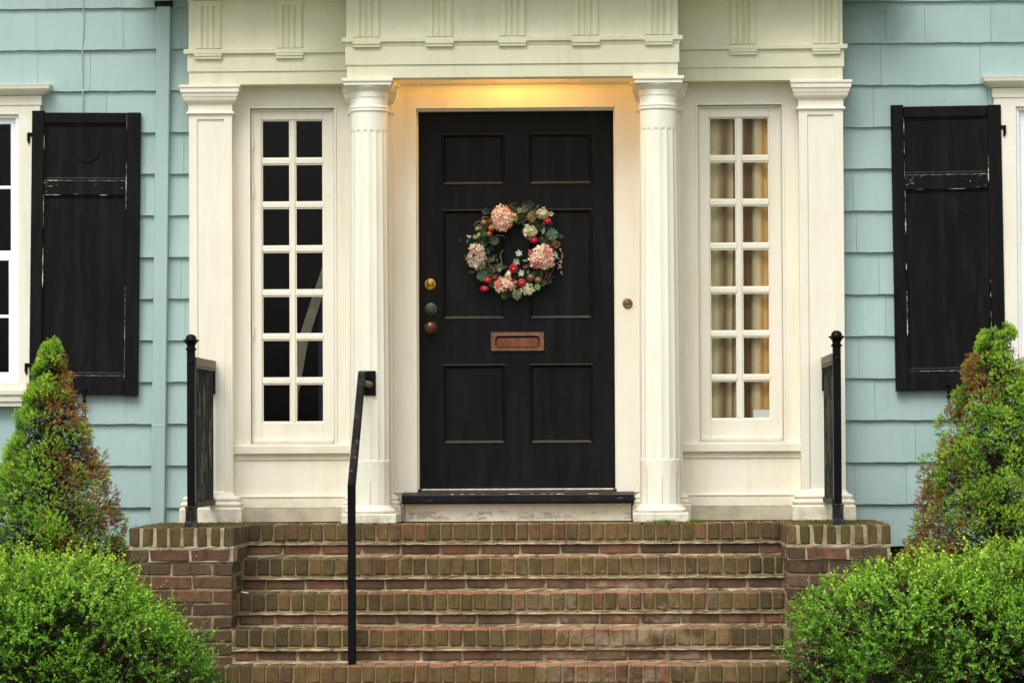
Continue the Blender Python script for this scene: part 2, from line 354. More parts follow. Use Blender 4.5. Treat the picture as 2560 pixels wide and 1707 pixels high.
# bay panels: the flat cream wall behind the columns
SL = [(-1.462, -1.0), (.996, 1.455)]
m = MB()
holed(m, -1.62, -.60, 0.0, 2.9, 0, .16, [(-1.462, -1.0, .43, 2.27)])
holed(m, .60, 1.62, 0.0, 2.9, 0, .16, [(.996, 1.455, .43, 2.27)])
m.box(-.60, .60, 0, .16, 2.5, 2.9); m.box(-.70, -.60, -.0, -.001, 2.5, 2.9)
m.build('bay_panel', CREAM, house)
for sgn in (-1, 1):      # ledge, dado and skirting below each sidelight
    x0, x1 = sorted((sgn * 1.552, sgn * .905)); mm = MB()
    mm.stack(x0, x1, -.028, .0, [(.372, 0), (.377, .003), (.415, .003), (.422, 0)])
    mm.box(x0, x1, -.008, 0, .34, .372)
    mm.stack(x0, x1, -.014, .0, [(.078, 0), (.128, 0), (.137, .005), (.143, .005), (.148, -.002)])
    mm.build('bay_ledge', CREAM_LOW, house, bevel=.0015)
    MB().box(x0, x1, -.020, 0, 0, .076).build('skirting_board', GREYBASE, house, bevel=.002)
    for (a, b) in (SL[0] if sgn < 0 else SL[1],):
        mt = MB()                # raised outer casing bead round the sidelight
        for q in ((a - .012, a, .43, 2.282), (b, b + .012, .43, 2.282)): mt.box(q[0], q[1], -.006, .03, q[2], q[3])
        mt.box(a, b, -.006, .03, 2.27, 2.282); mt.box(a - .012, b + .012, -.006, .03, .424, .43)
        mt.build('window_trim', CREAM, house, bevel=.0012)
def sidelight(x0, x1, px, z0, z1):
    w = MB(); Y = .030
    # frame of the sash with 2 x 7 lights
    cols = px; rows = 7; g = .030; h = (z1 - z0 - 6 * g) / 7
    zs = [(z0 + i * (h + g), z0 + i * (h + g) + h) for i in range(rows)]
    w.box(x0, cols[0][0], Y, Y + .045, .43, 2.27); w.box(cols[1][1], x1, Y, Y + .045, .43, 2.27)
    w.box(cols[0][0], cols[1][1], Y, Y + .045, z1, 2.27); w.box(cols[0][0], cols[1][1], Y, Y + .045, .43, z0)
    w.box(cols[0][1], cols[1][0], Y + .004, Y + .040, z0, z1)
    for i in range(rows - 1):
        for c in cols: w.box(c[0], c[1], Y + .006, Y + .038, zs[i][1], zs[i + 1][0])
    o = w.build('sidelight_window', CREAM, house, bevel=.004)
    st = MB()      # thin stops: outer bead against the casing and bottom rail line
    for a, b in ((x0, x0 + .012), (x1 - .012, x1)): st.box(a, b, Y - .014, Y, .43, 2.27)
    st.box(x0 + .012, x1 - .012, Y - .014, Y, 2.256, 2.27); st.box(x0 + .012, x1 - .012, Y - .018, Y, .43, .452)
    st.build('window_stop', CREAM, o, bevel=.002)
    gm = MB()      # putty
    for c in cols:
        for a, b in zs:
            e = .006
            gm.box(c[0], c[0] + e, Y + .012, Y + .02, a, b); gm.box(c[1] - e, c[1], Y + .012, Y + .02, a, b)
            gm.box(c[0] + e, c[1] - e, Y + .012, Y + .02, b - e, b); gm.box(c[0] + e, c[1] - e, Y + .012, Y + .02, a, a + e)
    gm.build('glazing_putty', CREAM, o)
    MB().box(cols[0][0] - .004, cols[1][1] + .004, Y + .021, Y + .024, z0 - .004, z1 + .004).build('pane', GLASS, o)
    return o
sl1 = sidelight(-1.462, -1.0, ((-1.404, -1.247), (-1.219, -1.064)), .546, 2.209)
sl2 = sidelight(.996, 1.455, ((1.058, 1.206), (1.235, 1.386)), .552, 2.204)
for z in (2.09, 1.82, 1.05):      # hinges of the left casement
    MB().lathe((-1.452, .012, z - .035), [(0, .005), (.07, .005)], 10).build('hinge', CREAM, sl1)
tag(sl1, 'narrow sidelight with black panes and nothing hung behind it'); tag(sl2, 'narrow sidelight with curtains hanging behind its panes')

# outer pilasters
def pilaster(x0, x1, px0, px1):
    yf = -.10; m = MB(); z0, z1 = .13, 2.245
    d = .009
    holed(m, x0, x1, z0, z1, yf, yf + .02, [(px0, px1, .165, 2.205)])
    m.box(x0, x1, yf + .02, .03, z0, z1)
    b = .007      # sunk panel with chamfered edge
    A = [(px0, yf, .165), (px1, yf, .165), (px1, yf, 2.205), (px0, yf, 2.205)]; B = [(px0 + b, yf + d, .165 + b), (px1 - b, yf + d, .165 + b), (px1 - b, yf + d, 2.205 - b), (px0 + b, yf + d, 2.205 - b)]
    m.rings([A, B], caps=False); m.add(B, [(0, 1, 2, 3)])
    o = m.build('pilaster', CREAM, house)
    MB().stack(x0, x1, yf, .03, [(2.230, .002), (2.232, .011), (2.238, .014), (2.244, .011), (2.247, .003), (2.282, .003), (2.288, .006), (2.293, .015), (2.306, .025), (2.318, .029), (2.324, .029), (2.325, .033), (2.345, .037), (2.348, .037), (2.349, .043), (2.372, .043), (2.376, .049), (2.388, .049), (2.3885, .044), (2.39, .044)]).build('capital', CREAM, o, bevel=.0012)
    MB().stack(x0, x1, yf, .03, [(0, .052), (.075, .052), (.081, .046), (.084, .040), (.09, .044), (.098, .047), (.106, .044), (.112, .036), (.114, .030), (.118, .030), (.122, .034), (.130, .036), (.138, .032), (.143, .022), (.147, .010), (.165, .0015)]).build('base', CREAM_LOW, o, bevel=.003, seg=2)
    return o
pilaster(-1.789, -1.553, -1.746, -1.595); pilaster(1.544, 1.784, 1.588, 1.735)
def engaged(x0, x1):
    yf = -.045; m = MB().box(x0, x1, yf, .0, .14, 2.39); o = m.build('wall_pilaster', CREAM, house, bevel=.002)
    MB().stack(x0, x1, yf, 0, [(2.228, .001), (2.233, .010), (2.243, .010), (2.246, .002), (2.285, .002), (2.293, .012), (2.315, .024), (2.325, .026), (2.345, .030), (2.349, .034), (2.372, .034), (2.376, .040), (2.389, .040)]).build('capital', CREAM, o, bevel=.001)
    MB().stack(x0, x1, yf, 0, [(0, .042), (.085, .042), (.09, .034), (.102, .038), (.112, .032), (.116, .026), (.128, .030), (.14, .02), (.15, .004)]).build('base', CREAM_LOW, o, bevel=.002)
engaged(-.915, -.678); engaged(.668, .903)

# columns with 16 flutes
def column(cx):
    cy = -.295; N = 16; per = 12; n = N * per; L = []
    zs = [.085, .12, .2, .30, .325]
    zs += [.326 + .004 * i for i in range(6)] + [.36, .5, .8, 1.2, 1.6, 1.9, 2.05] + [2.086 + .003 * i for i in range(10)] + [2.13, 2.17, 2.213]
    for z in zs:
        t = (z - .085) / 2.13; R = .1115 - .0115 * (t ** 1.6); ring = []
        for k in range(n):
            u = (k % per) / per * 2 - 1 + 1 / per; w = 0
            if .10 < z < 2.113 and not .318 < z <= .335:
                hw = .80
                if z > 2.095: q = (z - 2.095) / .018; hw = .80 * math.sqrt(max(0, 1 - q * q))
                if abs(u) < hw: w = (-.0040 if z > .335 else -.0018) * math.sqrt(1 - (u / hw) ** 2) * min(1, hw / .4)
            elif z <= .335 and z > .09:          # filled flutes: shallow reeds
                w = -.0012 if abs(u) > .9 else (.001 if abs(u) < .8 and z < .335 else 0)
                if .318 < z <= .335 and abs(u) < .6: w = .0014 * math.sqrt(1 - (u / .6) ** 2)
            a = 2 * PI * k / n + .06; ring.append((cx + (R + w) * math.cos(a), cy + (R + w) * math.sin(a), z))
        L.append(ring)
    o = MB().rings(L).build('column', COLUMN_LIT, house, smooth=True, angle=28)
    sm = MB()       # open seams between the staves at the foot
    for k in range(N):
        a = 2 * PI * k / N + .06
        if k % 2: continue
        R = .1113; sm.box(cx + R * math.cos(a) - .0008, cx + R * math.cos(a) + .0008, cy + R * math.sin(a) - .001, cy + R * math.sin(a) + .001, .09, random.uniform(.2, .33))
    tag(sm.build('stave_seam', SIMPLE_DARK, o), kind='stuff')
    cp = MB(); cp.lathe((cx, cy, 0), [(2.205, .09), (2.213, .1005), (2.216, .105), (2.222, .107), (2.228, .105), (2.230, .1015), (2.233, .105), (2.238, .1065), (2.243, .105), (2.247, .1005), (2.250, .0995), (2.290, .0995), (2.292, .103), (2.316, .1035), (2.318, .100), (2.322, .101), (2.330, .109), (2.340, .120), (2.348, .127), (2.352, .128)], 64)
    c = cp.build('capital', COLUMN_LIT, o, smooth=True, angle=35)
    MB().square(cx, cy, [(2.352, .124), (2.3525, .129), (2.368, .129), (2.369, .133), (2.374, .137), (2.39, .137)]).build('abacus', COLUMN_LIT, o, bevel=.001)
    b = MB(); b.lathe((cx, cy, 0), [(.052, .13), (.056, .135), (.064, .138), (.072, .135), (.078, .128), (.080, .122), (.088, .119), (.094, .113)], 64); b.build('torus', COLUMN_LIT, o, smooth=True)
    MB().square(cx, cy, [(0, .146), (.004, .148), (.046, .149), (.052, .145)]).build('plinth', CREAM_LOW, o, bevel=.003, seg=2)
    return o
SIMPLE_DARK = simple('open_joint', srgb(88, 80, 62), .9)
column(-.787); column(.777)

# entablature: two side lengths, a projecting centre on the columns
def tri(x, yf, z0, z1, par):
    w = .148; m = MB(); d = .013
    xs = [-w / 2, -w / 2 + .012, -w / 2 + .034, -w / 2 + .043, -w / 2 + .052, -.011, 0, .011, w / 2 - .052, w / 2 - .043, w / 2 - .034, w / 2 - .012, w / 2]
    hs = [.003, d, d, .003, d, d, .003, d, d, .003, d, d, .003]
    xs2 = [xs[0]] + xs; hs2 = [-.002] + hs; xs2.append(xs[-1]); hs2.append(-.002)
    L = [[(x + a, yf - h, z0 + .001) for a, h in zip(xs2, hs2)], [(x + a, yf - h, z1) for a, h in zip(xs2, hs2)]]
    m.rings(L, closed=False, caps=False); m.box(x - w / 2 - .001, x + w / 2 + .001, yf - d - .002, yf + .001, z1 - .03, z1)
    m.build('triglyph', ENTAB_OLIVE_LIGHT, par)
def regula(x, yf, z, par):
    m = MB().box(x - .076, x + .076, yf - .022, yf + .001, z - .013, z)
    m.stack(x - .070, x + .070, yf - .014, yf + .001, [(z - .030, -.004), (z - .028, .003), (z - .017, .004), (z - .013, 0)])
    m.build('guttae_block', ENTAB_OLIVE_LIGHT, par, bevel=.001)
def ent_side(x0, x1, tx):
    yf = -.12; m = MB()
    m.stack(x0, x1, yf, .03, [(2.3905, 0), (2.462, 0), (2.4625, .008), (2.557, .008), (2.558, .010), (2.560, .026), (2.583, .026), (2.586, .012), (2.587, .001), (2.850, .001), (2.856, .012), (2.868, .026), (2.88, .034), (2.895, .036)])
    o = m.build('entablature', ENTAB_OLIVE_LIGHT, house, bevel=.001)
    for x in tx: tri(x, yf - .001, 2.588, 2.850, o); regula(x, yf - .008, 2.558, o)
    return o
ent_side(-1.786, -.90, [-1.678, -1.232]); ent_side(.886, 1.783, [1.243, 1.694])
m = MB(); yf = -.40; P = [(2.391, 0), (2.461, 0), (2.4615, .008), (2.562, .008), (2.563, .011), (2.580, .013), (2.584, .026), (2.606, .026), (2.609, .014), (2.610, .002), (2.885, .002), (2.89, .02)]
X0, X1 = -.898, .882
m.stack(X0, X1, yf, yf + .12, P); m.stack(X0, X0 + .19, yf + .12, -.0, P); m.stack(X1 - .19, X1, yf + .12, -.0, P)
ec = m.build('entablature', ENTAB_OLIVE_LIGHT, house, bevel=.001)
for i in range(5): x = -.790 + i * .3925; tri(x, yf - .002, 2.611, 2.885, ec); regula(x, yf - .008, 2.585 - .001, ec)
m = MB().box(X0 + .19, X1 - .19, yf + .12, 0, 2.80, 2.83); m.build('porch_ceiling', CREAM, house)
m = MB(); m.stack(-1.80, 1.80, -.14, .1, [(2.896, .05), (2.93, .22), (2.99, .24), (3.03, .30), (3.05, .30)]); m.stack(-.91, .90, -.42, .1, [(2.897, .04), (2.931, .22), (2.991, .24), (3.031, .30), (3.051, .30)])
m.build('cornice', ENTAB_OLIVE_LIGHT, house)
m = MB(); m.rings([[(x, -.75, 4.6), (x, 3.6, 7.0), (x, 3.6, 6.85), (x, -.75, 4.45)] for x in (-4.9, 4.9)]); m.build('roof', ROOF, house)
# door casing, crown strip, door
m = MB()
m.box(-.678, -.549, -.012, .10, .155, 2.50); m.box(.541, .670, -.012, .10, .155, 2.50); m.box(-.549, .541, -.012, .10, 2.262, 2.50)
m.build('door_casing', CREAM, house, bevel=.002)
m = MB()      # narrow stop inside the casing
m.box(-.549, -.541, .02, .09, .172, 2.262); m.box(.534, .541, .02, .09, .172, 2.262); m.box(-.541, .534, .02, .09, 2.251, 2.262)
m.build('door_stop', CREAM, house, bevel=.002)
m = MB(); m.rings([[(x, -.012, 2.394), (x, -.020, 2.394), (x, -.026, 2.403), (x, -.040, 2.425), (x, -.052, 2.46), (x, -.055, 2.499), (x, -.012, 2.499)] for x in (-.665, .66)])
m.build('crown_moulding', CREAM, house, smooth=True)
def panelled(m, x0, x1, z0, z1, y, th, panels, mould=.017, dep=.012, field=True):
    holed(m, x0, x1, z0, z1, y, y + .012, panels)
    m.box(x0, x1, y + .0121, y + th, z0, z1) if False else None
    for a, b, c, d in panels:
        offs = [(0, 0), (.003, -.004), (.008, -.0035), (.010, .003), (.013, .004), (.018, .010), (.020, .013)] if field else [(0, 0), (.003, dep)]
        L = [[(a + o, y + e, c + o), (b - o, y + e, c + o), (b - o, y + e, d - o), (a + o, y + e, d - o)] for o, e in offs]
        pass
        m.rings(L, caps=False); m.add(L[-1], [(0, 1, 2, 3)])
m = MB(); yd = .10
pan = []
for a, b in ((-.414, -.065), (.063, .416)):
    for c, d in ((1.846, 2.132), (1.105, 1.713), (.420, .860)): pan.append((a, b, c, d))
panelled(m, -.541, .534, .176, 2.251, yd, .045, pan); m.box(-.541, .534, yd + .02, yd + .05, .176, 2.251)
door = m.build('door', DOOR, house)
tag(door, 'black six panel front door with copper mail slot')
m = MB(); m.rings([[(x, .15, .178), (x, -.01, .160), (x, -.105, .150), (x, -.122, .145), (x, -.122, .106), (x, -.114, .097), (x, .15, .097)] for x in (-.630, .634)])
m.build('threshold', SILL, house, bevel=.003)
m = MB(); x = -.52
while x < .52:      # scuffed pale paint along the nose of the threshold
    w = random.uniform(.004, .03)
    if random.random() < .55: m.box(x, x + w, -.1225, -.1, .1488 - random.uniform(0, .001), .1500 + random.uniform(0, .0009))
    x += w + random.uniform(.0, .05)
m.box(-.53, .525, .06, .098, .170, .1765)
m.build('scuffed_edge', BARE, house)
MB().box(-.614, .620, -.055, .02, 0, .096).build('apron_board', PEEL, house, bevel=.002)
def knob(name, x, z, prof, mat, lab=None):
    o = MB().lathe((x, yd, z), prof, 36, 'Y').build(name, mat, door, smooth=True, angle=35)
    if lab: tag(o, lab)
    return o
knob('deadbolt', -.480, 1.302, [(0, .034), (.006, .034), (.012, .030), (.013, .023), (.018, .022), (.020, .019), (.018, .014), (.024, .013), (.026, .010), (.026, .0)], BRASS, 'bright brass cylinder lock')
MB().box(-.4815, -.4785, .070, .075, 1.297, 1.307).build('keyhole', IRON, door)
knob('door_lock', -.477, 1.165, [(0, .034), (.005, .034), (.008, .028), (.009, .021), (.012, .020), (.018, .0185), (.020, .012), (.018, .0)], DKBRASS, 'dark tarnished round lock')
knob('door_knob', -.478, 1.062, [(0, .036), (.004, .036), (.008, .026), (.012, .014), (.03, .013), (.036, .018), (.042, .029), (.052, .035), (.062, .034), (.072, .026), (.078, .012), (.079, 0)], COPPER, 'round copper coloured knob')
# mail slot: plate with sunk rounded flap
m = MB(); a0, a1, c0, c1 = -.148, .147, .932, 1.037
def stad(x0, x1, z0, z1, y, n=8):
    r = (z1 - z0) / 2 * .62; out = []
    for cx, cz, s in ((x1 - r, z0 + r, -90), (x1 - r, z1 - r, 0), (x0 + r, z1 - r, 90), (x0 + r, z0 + r, 180)):
        for i in range(n + 1): a = math.radians(s + 90 * i / n); out.append((cx + r * math.cos(a), y, cz + r * math.sin(a)))
    return out
n = 36; ins = stad(a0 + .024, a1 - .024, c0 + .018, c1 - .020, yd - .010)
def rectring(x0, x1, z0, z1, y, pts):
    out = []
    cx, cz = (x0 + x1) / 2, (z0 + z1) / 2; ix0 = min(p[0] for p in pts); ix1 = max(p[0] for p in pts); iz0 = min(p[2] for p in pts); iz1 = max(p[2] for p in pts)
    for p in pts:
        u = (p[0] - (ix0 + ix1) / 2) / ((ix1 - ix0) / 2); v = (p[2] - (iz0 + iz1) / 2) / ((iz1 - iz0) / 2); k = max(abs(u), abs(v)); out.append((cx + u / k * (x1 - x0) / 2, y, cz + v / k * (z1 - z0) / 2))
    return out
out0 = rectring(a0, a1, c0, c1, yd - .001, ins); out1 = rectring(a0 + .002, a1 - .002, c0 + .002, c1 - .002, yd - .012, ins)
ins1 = [(p[0] * 1., yd - .012, p[2]) for p in ins]; ins2 = stad(a0 + .028, a1 - .028, c0 + .022, c1 - .024, yd + .004)
out2 = rectring(a0 + .007, a1 - .007, c0 + .007, c1 - .007, yd - .012, ins); out3 = rectring(a0 + .009, a1 - .009, c0 + .009, c1 - .009, yd - .0105, ins)
m.rings([out0, out1, out2, out3, ins1, ins2], caps=False); ms = m.build('mail_slot', MAILC, door)
m = MB(); L = [stad(a0 + .0285, a1 - .0285, c0 + .0225, c1 - .0245, yd + .006 - .0), stad(a0 + .0285, a1 - .0285, c0 + .0225, c1 - .034, yd - .001)]
m.add(L[0], [tuple(range(36))]); m.add(stad(a0 + .032, a1 - .032, c0 + .024, c1 - .036, yd - .002), [tuple(range(36))]); m.rings([L[0], stad(a0 + .032, a1 - .032, c0 + .024, c1 - .036, yd - .002)], caps=False)
m.build('mail_flap', MAILR, door)
bell = MB().lathe((.606, -.012, 1.186), [(0, .0275), (.004, .0275), (.008, .024), (.010, .0235), (.012, .017), (.010, .012), (.013, .010), (.015, .006), (.015, 0)], 32, 'Y').build('doorbell', BRONZE, house, smooth=True, angle=30)
MB().lathe((.606, -.0265, 1.186), [(0, .0035), (.0015, .003)], 12, 'Y').build('bell_button', IRON, bell)
# porch lamp above the door, behind the beam
lf = MB().lathe((0, -.17, 2.80), [(0, .055), (-.008, .055), (-.010, .045)], 24).build('ceiling_light', BRASS, house)
lt = NT('lamp_glass'); lt.base((1, .8, .5, 1)); lt.b.inputs['Emission Color'].default_value = (1, .62, .25, 1); lt.b.inputs['Emission Strength'].default_value = 6
MB().lathe((0, -.17, 2.80), [(-.010, .042), (-.025, .048), (-.042, .040), (-.052, .022), (-.055, 0.001)], 24).build('lamp_shade', lt.m, lf, smooth=True)
pl = bpy.data.lights.new('porch_bulb', 'POINT'); pl.energy = 8; pl.color = (1, .50, .13); pl.shadow_soft_size = .03
plo = bpy.data.objects.new('porch_bulb', pl); S.collection.objects.link(plo); plo.location = (0, -.17, 2.70); plo.parent = lf

# interior: closed dark room behind the front wall
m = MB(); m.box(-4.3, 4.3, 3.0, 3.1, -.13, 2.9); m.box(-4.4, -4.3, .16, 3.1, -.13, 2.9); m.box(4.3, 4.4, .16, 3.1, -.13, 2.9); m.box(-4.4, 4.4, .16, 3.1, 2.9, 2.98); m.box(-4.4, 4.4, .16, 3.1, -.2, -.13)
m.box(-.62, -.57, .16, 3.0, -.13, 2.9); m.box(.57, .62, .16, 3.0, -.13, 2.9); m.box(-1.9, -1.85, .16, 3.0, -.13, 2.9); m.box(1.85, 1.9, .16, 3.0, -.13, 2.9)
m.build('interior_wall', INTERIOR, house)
m = MB(); m.box(-4.6, -4.4, .0, 6.9, GZ, 4.6); m.box(4.4, 4.6, .0, 6.9, GZ, 4.6); m.box(-4.6, 4.6, 6.9, 7.1, GZ, 4.6); m.build('side_wall', SIDING, house)

# big windows beyond the shutters
def sash_window(x0, x1, glass_out, lab):
    z0, z1 = .77, 2.25; m = MB(); c = (x0 + x1) / 2
    holed(m, x0 - .12, x1 + .12, .725, 2.355, .010, .09, [(x0, x1, z0, z1)])
    m.stack(x0 - .128, x1 + .128, .004, .06, [(2.30, 0), (2.352, 0), (2.353, .004)])
    o = m.build('window', CREAM, house, bevel=.002); tag(o, lab)
    MB().stack(x0 - .125, x1 + .125, .0, .07, [(2.356, .01), (2.362, .02), (2.376, .042), (2.382, .044), (2.384, .052), (2.400, .056), (2.411, .060)]).build('window_hood', CREAM, o, bevel=.0015)
    MB().stack(x0 - .13, x1 + .13, .0, .07, [(.640, 0), (.662, .002), (.668, .012), (.700, .014), (.704, .024), (.722, .026)]).build('window_sill', CREAM, o, bevel=.002)
    f = MB(); w = .020
    holed(f, x0, x1, z0, z1, .028, .085, [(x0 + w, x1 - w, z0 + w, z1 - w)])
    f.build('window_frame', VINYL, o, bevel=.002)
    up = MB(); a, b = x0 + w, x1 - w; zm = 1.485
    for (zz0, zz1, yy, s) in ((zm - .015, z1 - w, .048, .030), (z0 + w, zm, .038, .040)):
        s2 = MB(); holed(s2, a, b, zz0, zz1, yy, yy + .022, [(a + s, b - s, zz0 + s, zz1 - s)])
        zc = (zz0 + zz1) / 2
        q = s2.build('sash', VINYL, o, bevel=.002)
        mm = MB(); mm.box(a + s, b - s, yy + .007, yy + .018, zc - .009, zc + .009)
        for i in (1, 2): xx = a + s + (b - a - 2 * s) * i / 3; mm.box(xx - .009, xx + .009, yy + .0075, yy + .0175, zz0 + s, zz1 - s)
        mm.build('glazing_bar', VINYL, q, bevel=.002)
        MB().box(a + s, b - s, yy + .0105, yy + .0135, zz0 + s, zz1 - s).build('pane', GLASS, q)
sash_window(-3.62, -2.745, 0, 'white sash window at the edge of the photo by the moon shutter')
sash_window(2.735, 3.59, 0, 'white sash window at the edge of the photo by the plain shutter')

# shutters
def slivers(m, x0, x1, z0, z1, y, horiz, dens=.6, w=.003):
    p = x0 if horiz else z0; e = x1 if horiz else z1
    while p < e:
        l = random.uniform(.02, .12); l = min(l, e - p)
        if random.random() < dens:
            t = (.0007 + (w - .0007) * random.random() ** 2.5) / 2
            N = 10; pts = []
            for i in range(N + 1):
                q = p + l * i / N; tt = t * math.sin(PI * (i + .3) / (N + .6)) * random.uniform(.3, 1.5); pts.append((q, tt))
            if horiz: vs = [(q, y, z0 + t1) for q, t1 in pts] + [(q, y, z0 - t1) for q, t1 in pts[::-1]]
            else: vs = [(x0 + t1, y, q) for q, t1 in pts] + [(x0 - t1, y, q) for q, t1 in pts[::-1]]
            L = [vs, [(a, y + .002, c) for a, _, c in vs]]; m.rings(L, mi=1)
        p += l + random.uniform(0, .006)
def shutter(cx, rot, moon, lab):
    w, z0, z1 = .600, .702, 2.258; x0, x1 = cx - w / 2, cx + w / 2; yf = .0; th = .036
    r = thing('shutter', None, None); del_ = None
    sx = .068; m = MB()
    # the two stiles, three rails, two flat panels: boards that meet with fine gaps
    m.box(x0, x0 + sx, yf, yf + th, z0, z1 + .008); m.box(x1 - sx - .006, x1, yf, yf + th, z0 - .004, z1)
    for a, b in ((z1 - .062, z1 - .002), (1.80, 1.882), (z0 + .002, z0 + .108)): m.box(x0 + sx + .0015, x1 - sx - .0075, yf + .002, yf + th, a, b)
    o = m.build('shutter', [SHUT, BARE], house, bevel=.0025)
    pm = MB()
    for a, b in ((1.882, z1 - .062), (z0 + .108, 1.80)):
        xa, xb = x0 + sx, x1 - sx - .006
        pm.rings([[(xa + q, yf + e, a + q), (xb - q, yf + e, a + q), (xb - q, yf + e, b - q), (xa + q, yf + e, b - q)] for q, e in ((-.003, .014), (.01, .013), (.018, .016))], caps=False)
        pm.add([(xa + .018, yf + .016, a + .018), (xb - .018, yf + .016, a + .018), (xb - .018, yf + .016, b - .018), (xa + .018, yf + .016, b - .018)], [(0, 1, 2, 3)])
    if moon:      # crescent carved in the top panel
        mx, mz, R = cx + .005, 2.06, .076; pts = []; pin = []
        for i in range(25):
            a = math.radians(-150 + 190 * i / 24); tk = .012 * math.sin(PI * i / 24)
            pts.append((mx + R * math.cos(a), mz + R * math.sin(a))); pin.append((mx + (R - tk) * math.cos(a), mz + (R - tk) * math.sin(a)))
        ring = pts + pin[::-1]
        pm.rings([[(a, yf + .0165, b) for a, b in ring], [(a, yf + .0095, b) for a, b in ring]], caps=True)
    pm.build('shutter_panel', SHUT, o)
    wm = MB(); y = yf + .0005; dn = 1.0 if moon else .55
    slivers(wm, x1 - sx - .007, 0, z0 + .08, z0 + .60, y - .001, False, .95 * dn, .0035); slivers(wm, x1 - sx - .007, 0, 1.72, 1.98, y - .001, False, .85 * dn, .007)
    slivers(wm, x1 - sx - .007, 0, 2.16, z1, y - .001, False, .8 * dn, .006); slivers(wm, x0 + sx + .001, 0, 1.0, 1.80, y - .001, False, .75 * dn, .0045); slivers(wm, x0 + sx + .001, 0, 1.86, 2.2, y - .001, False, .35, .003)
    slivers(wm, x0 + sx, x1 - sx, 1.881, 0, y + .0012, True, .8, .005); slivers(wm, x0 + sx, x1 - sx, 1.802, 0, y + .0012, True, .5, .003); slivers(wm, x0 + sx + .06, x1 - sx, z0 + .107, 0, y + .0012, True, .7, .004)
    for i in range(22):      # scratches on the middle rail
        q = random.choice((x0 + sx + random.expovariate(25), x1 - sx - .01 - random.expovariate(18), random.uniform(x0 + sx, x1 - sx)));
        slivers(wm, q, q + random.uniform(.006, .03), random.uniform(1.806, 1.878), 0, y + .0012, True, .6, .002)
    tag(wm.build('worn_edge', [SHUT, BARE], o), kind='stuff')
    hx = x0 if cx < 0 else x1; s = -1 if cx < 0 else 1
    for z in (2.13, .86):
        h = MB().box(hx, hx + s * .026, yf + .004, yf + .012, z - .006, z + .014); h.box(hx + s * .010, hx + s * .026, yf + .001, yf + .010, z - .032, z + .0139)
        h.lathe((hx + s * .016, yf + .006, z - .045), [(0, .006), (.06, .006)], 10); h.build('hinge', IRON, o)
    hb = MB(); bx = cx + (.03 if cx < 0 else 0)
    bx = -2.37 if cx < 0 else 2.345
    hb.lathe((bx, yf + .0, .732), [(0, .012), (.006, .011), (.010, .006), (.011, 0)], 12, 'Y'); hb.box(bx - .007, bx + .007, yf - .006, yf + .0, .66, .73); hb.lathe((bx, yf + .0, .668), [(-.02, .006), (.0, .012), (.008, .012), (.012, .004)], 12, 'Y')
    hb.tube([(bx, -.006, .668), (bx + .004, -.012, .63), (bx + .008, -.012, .60), (bx + .006, -.018, .582), (bx - .002, -.022, .580)], [.005, .005, .0045, .004, .003], 8)
    hb.build('shutter_holdback', IRON, o)
    bpy.data.objects.remove(r)
    # small real tilt of the hung shutter
    M = Matrix.Translation((cx, 0, 1.48)) @ Matrix.Rotation(rot, 4, 'Y') @ Matrix.Translation((-cx, 0, -1.48)); o.matrix_world = M
    for c in o.children: c.matrix_parent_inverse = Matrix.Identity(4)
    tag(o, lab); return o
shutter(-2.378, .012, True, 'black panelled shutter with a carved crescent moon')
shutter(2.360, -.010, False, 'black panelled shutter without a moon')

# downspout, cable
def lean(zz): return -1.976 + (zz - .24) * .0141
m = MB()
m.rings([[(lean(z) - w, -.005 - (w - .0378), z), (lean(z) + w, -.005 - (w - .0378), z), (lean(z) + w, .044, z), (lean(z) - w, .044, z)] for z, w in ((-.16, .0378), (.525, .0378), (.528, .0392), (.535, .0392), (.538, .0378), (3.4, .0375))])
ds = m.build('downspout', SIDING, house, bevel=.006, seg=2)
MB().box(lean(2.86) - .05, lean(2.86) + .046, -.010, .045, 2.838, 2.868).build('downspout_strap', IRON_WORN, ds)
pts = [(-2.392 + .003 * math.sin(z * 7) + .002 * math.sin(z * 19), .036, z) for z in np.arange(2.2, 3.6, .05)]
MB().tube(pts, .0035, 6).build('cable', SIDING, house)
adopt(house)
for o in list(house.children):
    if o.name.startswith('shutter'): pass

